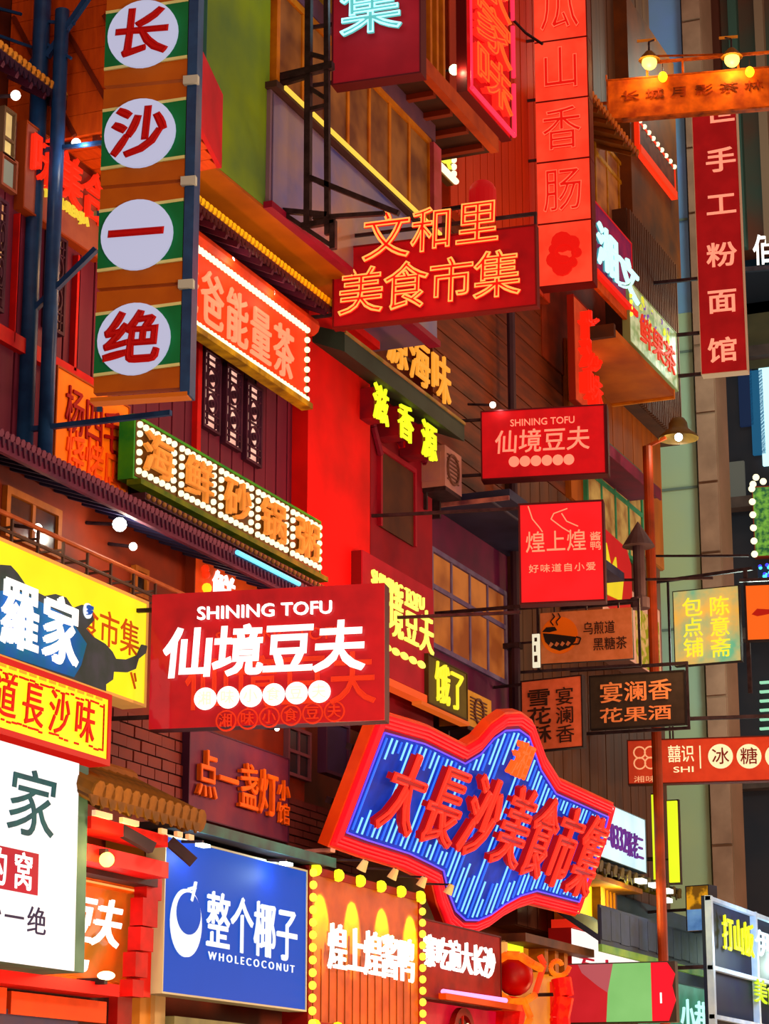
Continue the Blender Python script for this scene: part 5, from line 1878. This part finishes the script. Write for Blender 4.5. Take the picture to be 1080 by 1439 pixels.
for i in range(12):
    t.part('shingle', MB().box(w * i / 12 + .01, w * (i + 1) / 12 - .01, -.06, -.04, .02 + .02 * (i % 2), .5), mat('#2e3a54', '#26303c', 4, emit=.18))
t.part('green_edge', MB().box(0, w, -.06, .0, -.16, -.05), mat('#7a9a30', '#4a7a3a', 2, emit=.5))
M, w, h = facM((895, 1480), (1000, 1392), -11.3)
t = board('light_sign', 'green lit shop board with pale cyan characters at the bottom right', 'sign', (M, w, h), glow('#2c7a58', .7, '#3a9a78', 2), mat('#1c3a34'), depth=.5, rim=.02)
row(t, '小巷', (955, 1450), (992, 1410), glow('#b8f4f0', 1.2), off=0.020)
# little lit box
M, w, h = perpM((965, 1310), (998, 1308), (965, 1245), Y0=40)
t = board('light_sign', 'small box sign with an amber upper half and a blue lower half', 'sign', (M, w, h), mat('#c8941c', '#6a4a14', 3, emit=.6, sharp=True), mat('#1c2030'), depth=.3, rim=.015)
t.part('blue_half', MB().box(.02, w - .02, -.016, -.008, .02, h * .48), mat('#2a5aa8', '#7ab0e8', 2, emit=.6))
t.part('bracket_arm', MB().bar((-1.2, .1, h * .5), (0, .1, h * .5), .05), STEEL)
# pale steel frame with yellow and white characters
M, w, h = facM((1003, 1460), (1110, 1300), -10.4)
t = T('sign_rack', 'pale blue steel rack carrying yellow and white shop characters at the bottom right', 'sign', M, w, h)
lamp((-9.6, 40.5, 5.0), 90, (.6, .8, 1), .3, 'rack_fill')  # added cool fill so the rack reads bluish white
PB = mat('#c0dcf8', '#a0c0e8', 3, rough=.35)
t.part('backing', MB().box(0, w, .08, .14, 0, h), mat('#121c38', '#1a2838', 2, emit=.25))
for x in (0, w * .52):
    t.part('rack_post', MB().box(x, x + .12, -.03, .08, 0, h), PB)
for z in (h - .08, h * .48, h * .14):
    t.part('rack_rail', MB().box(0, w, -.02, .07, z, z + .07), PB)
row(t, '打山饭', (1014, 1334), (1056, 1300), glow('#d8e020', 1.1), off=0.025)
row(t, '伊百', (1060, 1342), (1098, 1318), glow('#d8f0ff', 1.2), off=0.025)
row(t, '美食', (1058, 1408), (1092, 1384), glow('#b8d820', 1.1), off=0.025)
t.part('leg', MB().bar((.05, .1, 0), (.05, .1, -3.0), .1), STEEL)
t.part('wall_arm', MB().bar((.05, .1, h * .5), (.05, 1.6, h * .5), .06), STEEL)

# cables and brackets at the right
for i, (a, b, lab) in enumerate((((715, 22), (762, 62), 'dark cable from the neon border to the top red box'),)):
    p, q = hity(a[0], a[1], 45.0 if i else 33.5), hity(b[0], b[1], 45.0 if i else 33.5)
    t = T('cable', lab, 'cable', Matrix.Translation(p))
    t.part('wire', MB().tube([(0, 0, 0), (q - p) * .5 + Vector((0, 0, -.06)), q - p], .025, 6), STEEL)
    t.part('clip', MB().box(-.04, .04, -.04, .04, -.04, .04), STEEL)


# slanting red strip with white bulbs beside the plain brown storey
M, w, h = facM((897, 214), (947, 236), -11.72)
t = board('light_sign', 'slanting red strip sign topped by white bulbs under the left end of the rusty sign', 'sign', (M, w, h), mat('#4a2420', '#6a3a2c', 4, emit=.2), mat('#e83010', emit=.6), depth=.08, rim=.05)
bulbs(t, line_pts((.05, h - .02), (w - .1, h - .02), 9), .05, BULB)
t.part('red_strip', MB().box(0, w, -.05, 0, 0, .16), glow('#e83814', .9))

# yellow lit upper storey behind the big neon sign
M, w, h = facM((800, 1305), (866, 1258), -11.75)
t = T('lattice_storey', 'yellow lit storey with a brown lattice window right of the big neon sign', 'storefront', M, w, h)
t.part('wall_panel', MB().box(0, w, 0, .25, 0, h), mat('#e8d414', '#d8a810', 2))
x0, z0 = t.loc(843, 1275)
x1, z1 = t.loc(862, 1252)
t.part('window_frame', MB().box(x0, x1, -.05, 0, z0, min(z1, h)), mat('#6a3c1c', '#4a2c18', 3, emit=.15))
for k in range(1, 4):
    xx = x0 + (x1 - x0) * k / 4
    t.part('lattice_bar', MB().box(xx - .015, xx + .015, -.08, -.05, z0, min(z1, h)), mat('#a8701c', emit=.3))
lamp(M @ Vector((w * .5, -.5, h * .7)), 60, (1, .9, .3), .1)  # added lamp without a fixture, lights the yellow wall
t.part('timber_post', MB().box(t.loc(832, 1290)[0], t.loc(838, 1290)[0], -.15, 0, -.2, h), mat('#8a6a1c', '#5a4418', 3, emit=.2))
t.part('eave_board', MB().box(-.05, w, -.45, .1, h, h + .08), mat('#8a5a2c', '#5a3a1c', 3, emit=.15))

GROUPS = {'spot_lamp': 'bulbs and flood lamps on the facade', 'tiled_eave': 'tiled eaves on the facade', 'sign_lamp': 'globe lamps above the rusty sign',
          'hanging_bulb': 'small bulbs hanging at the rusty sign', 'picture_light': 'spotlights over the golden duck board',
          'wall_character': 'yellow green characters on the red building', 'light_tube': 'yellow green light tubes by the lamp post'}
for o in COL.objects:
    g = GROUPS.get(o.name.split('.')[0])
    if g and o.parent is None:
        o['group'] = g
bpy.data.scenes.remove(TS)
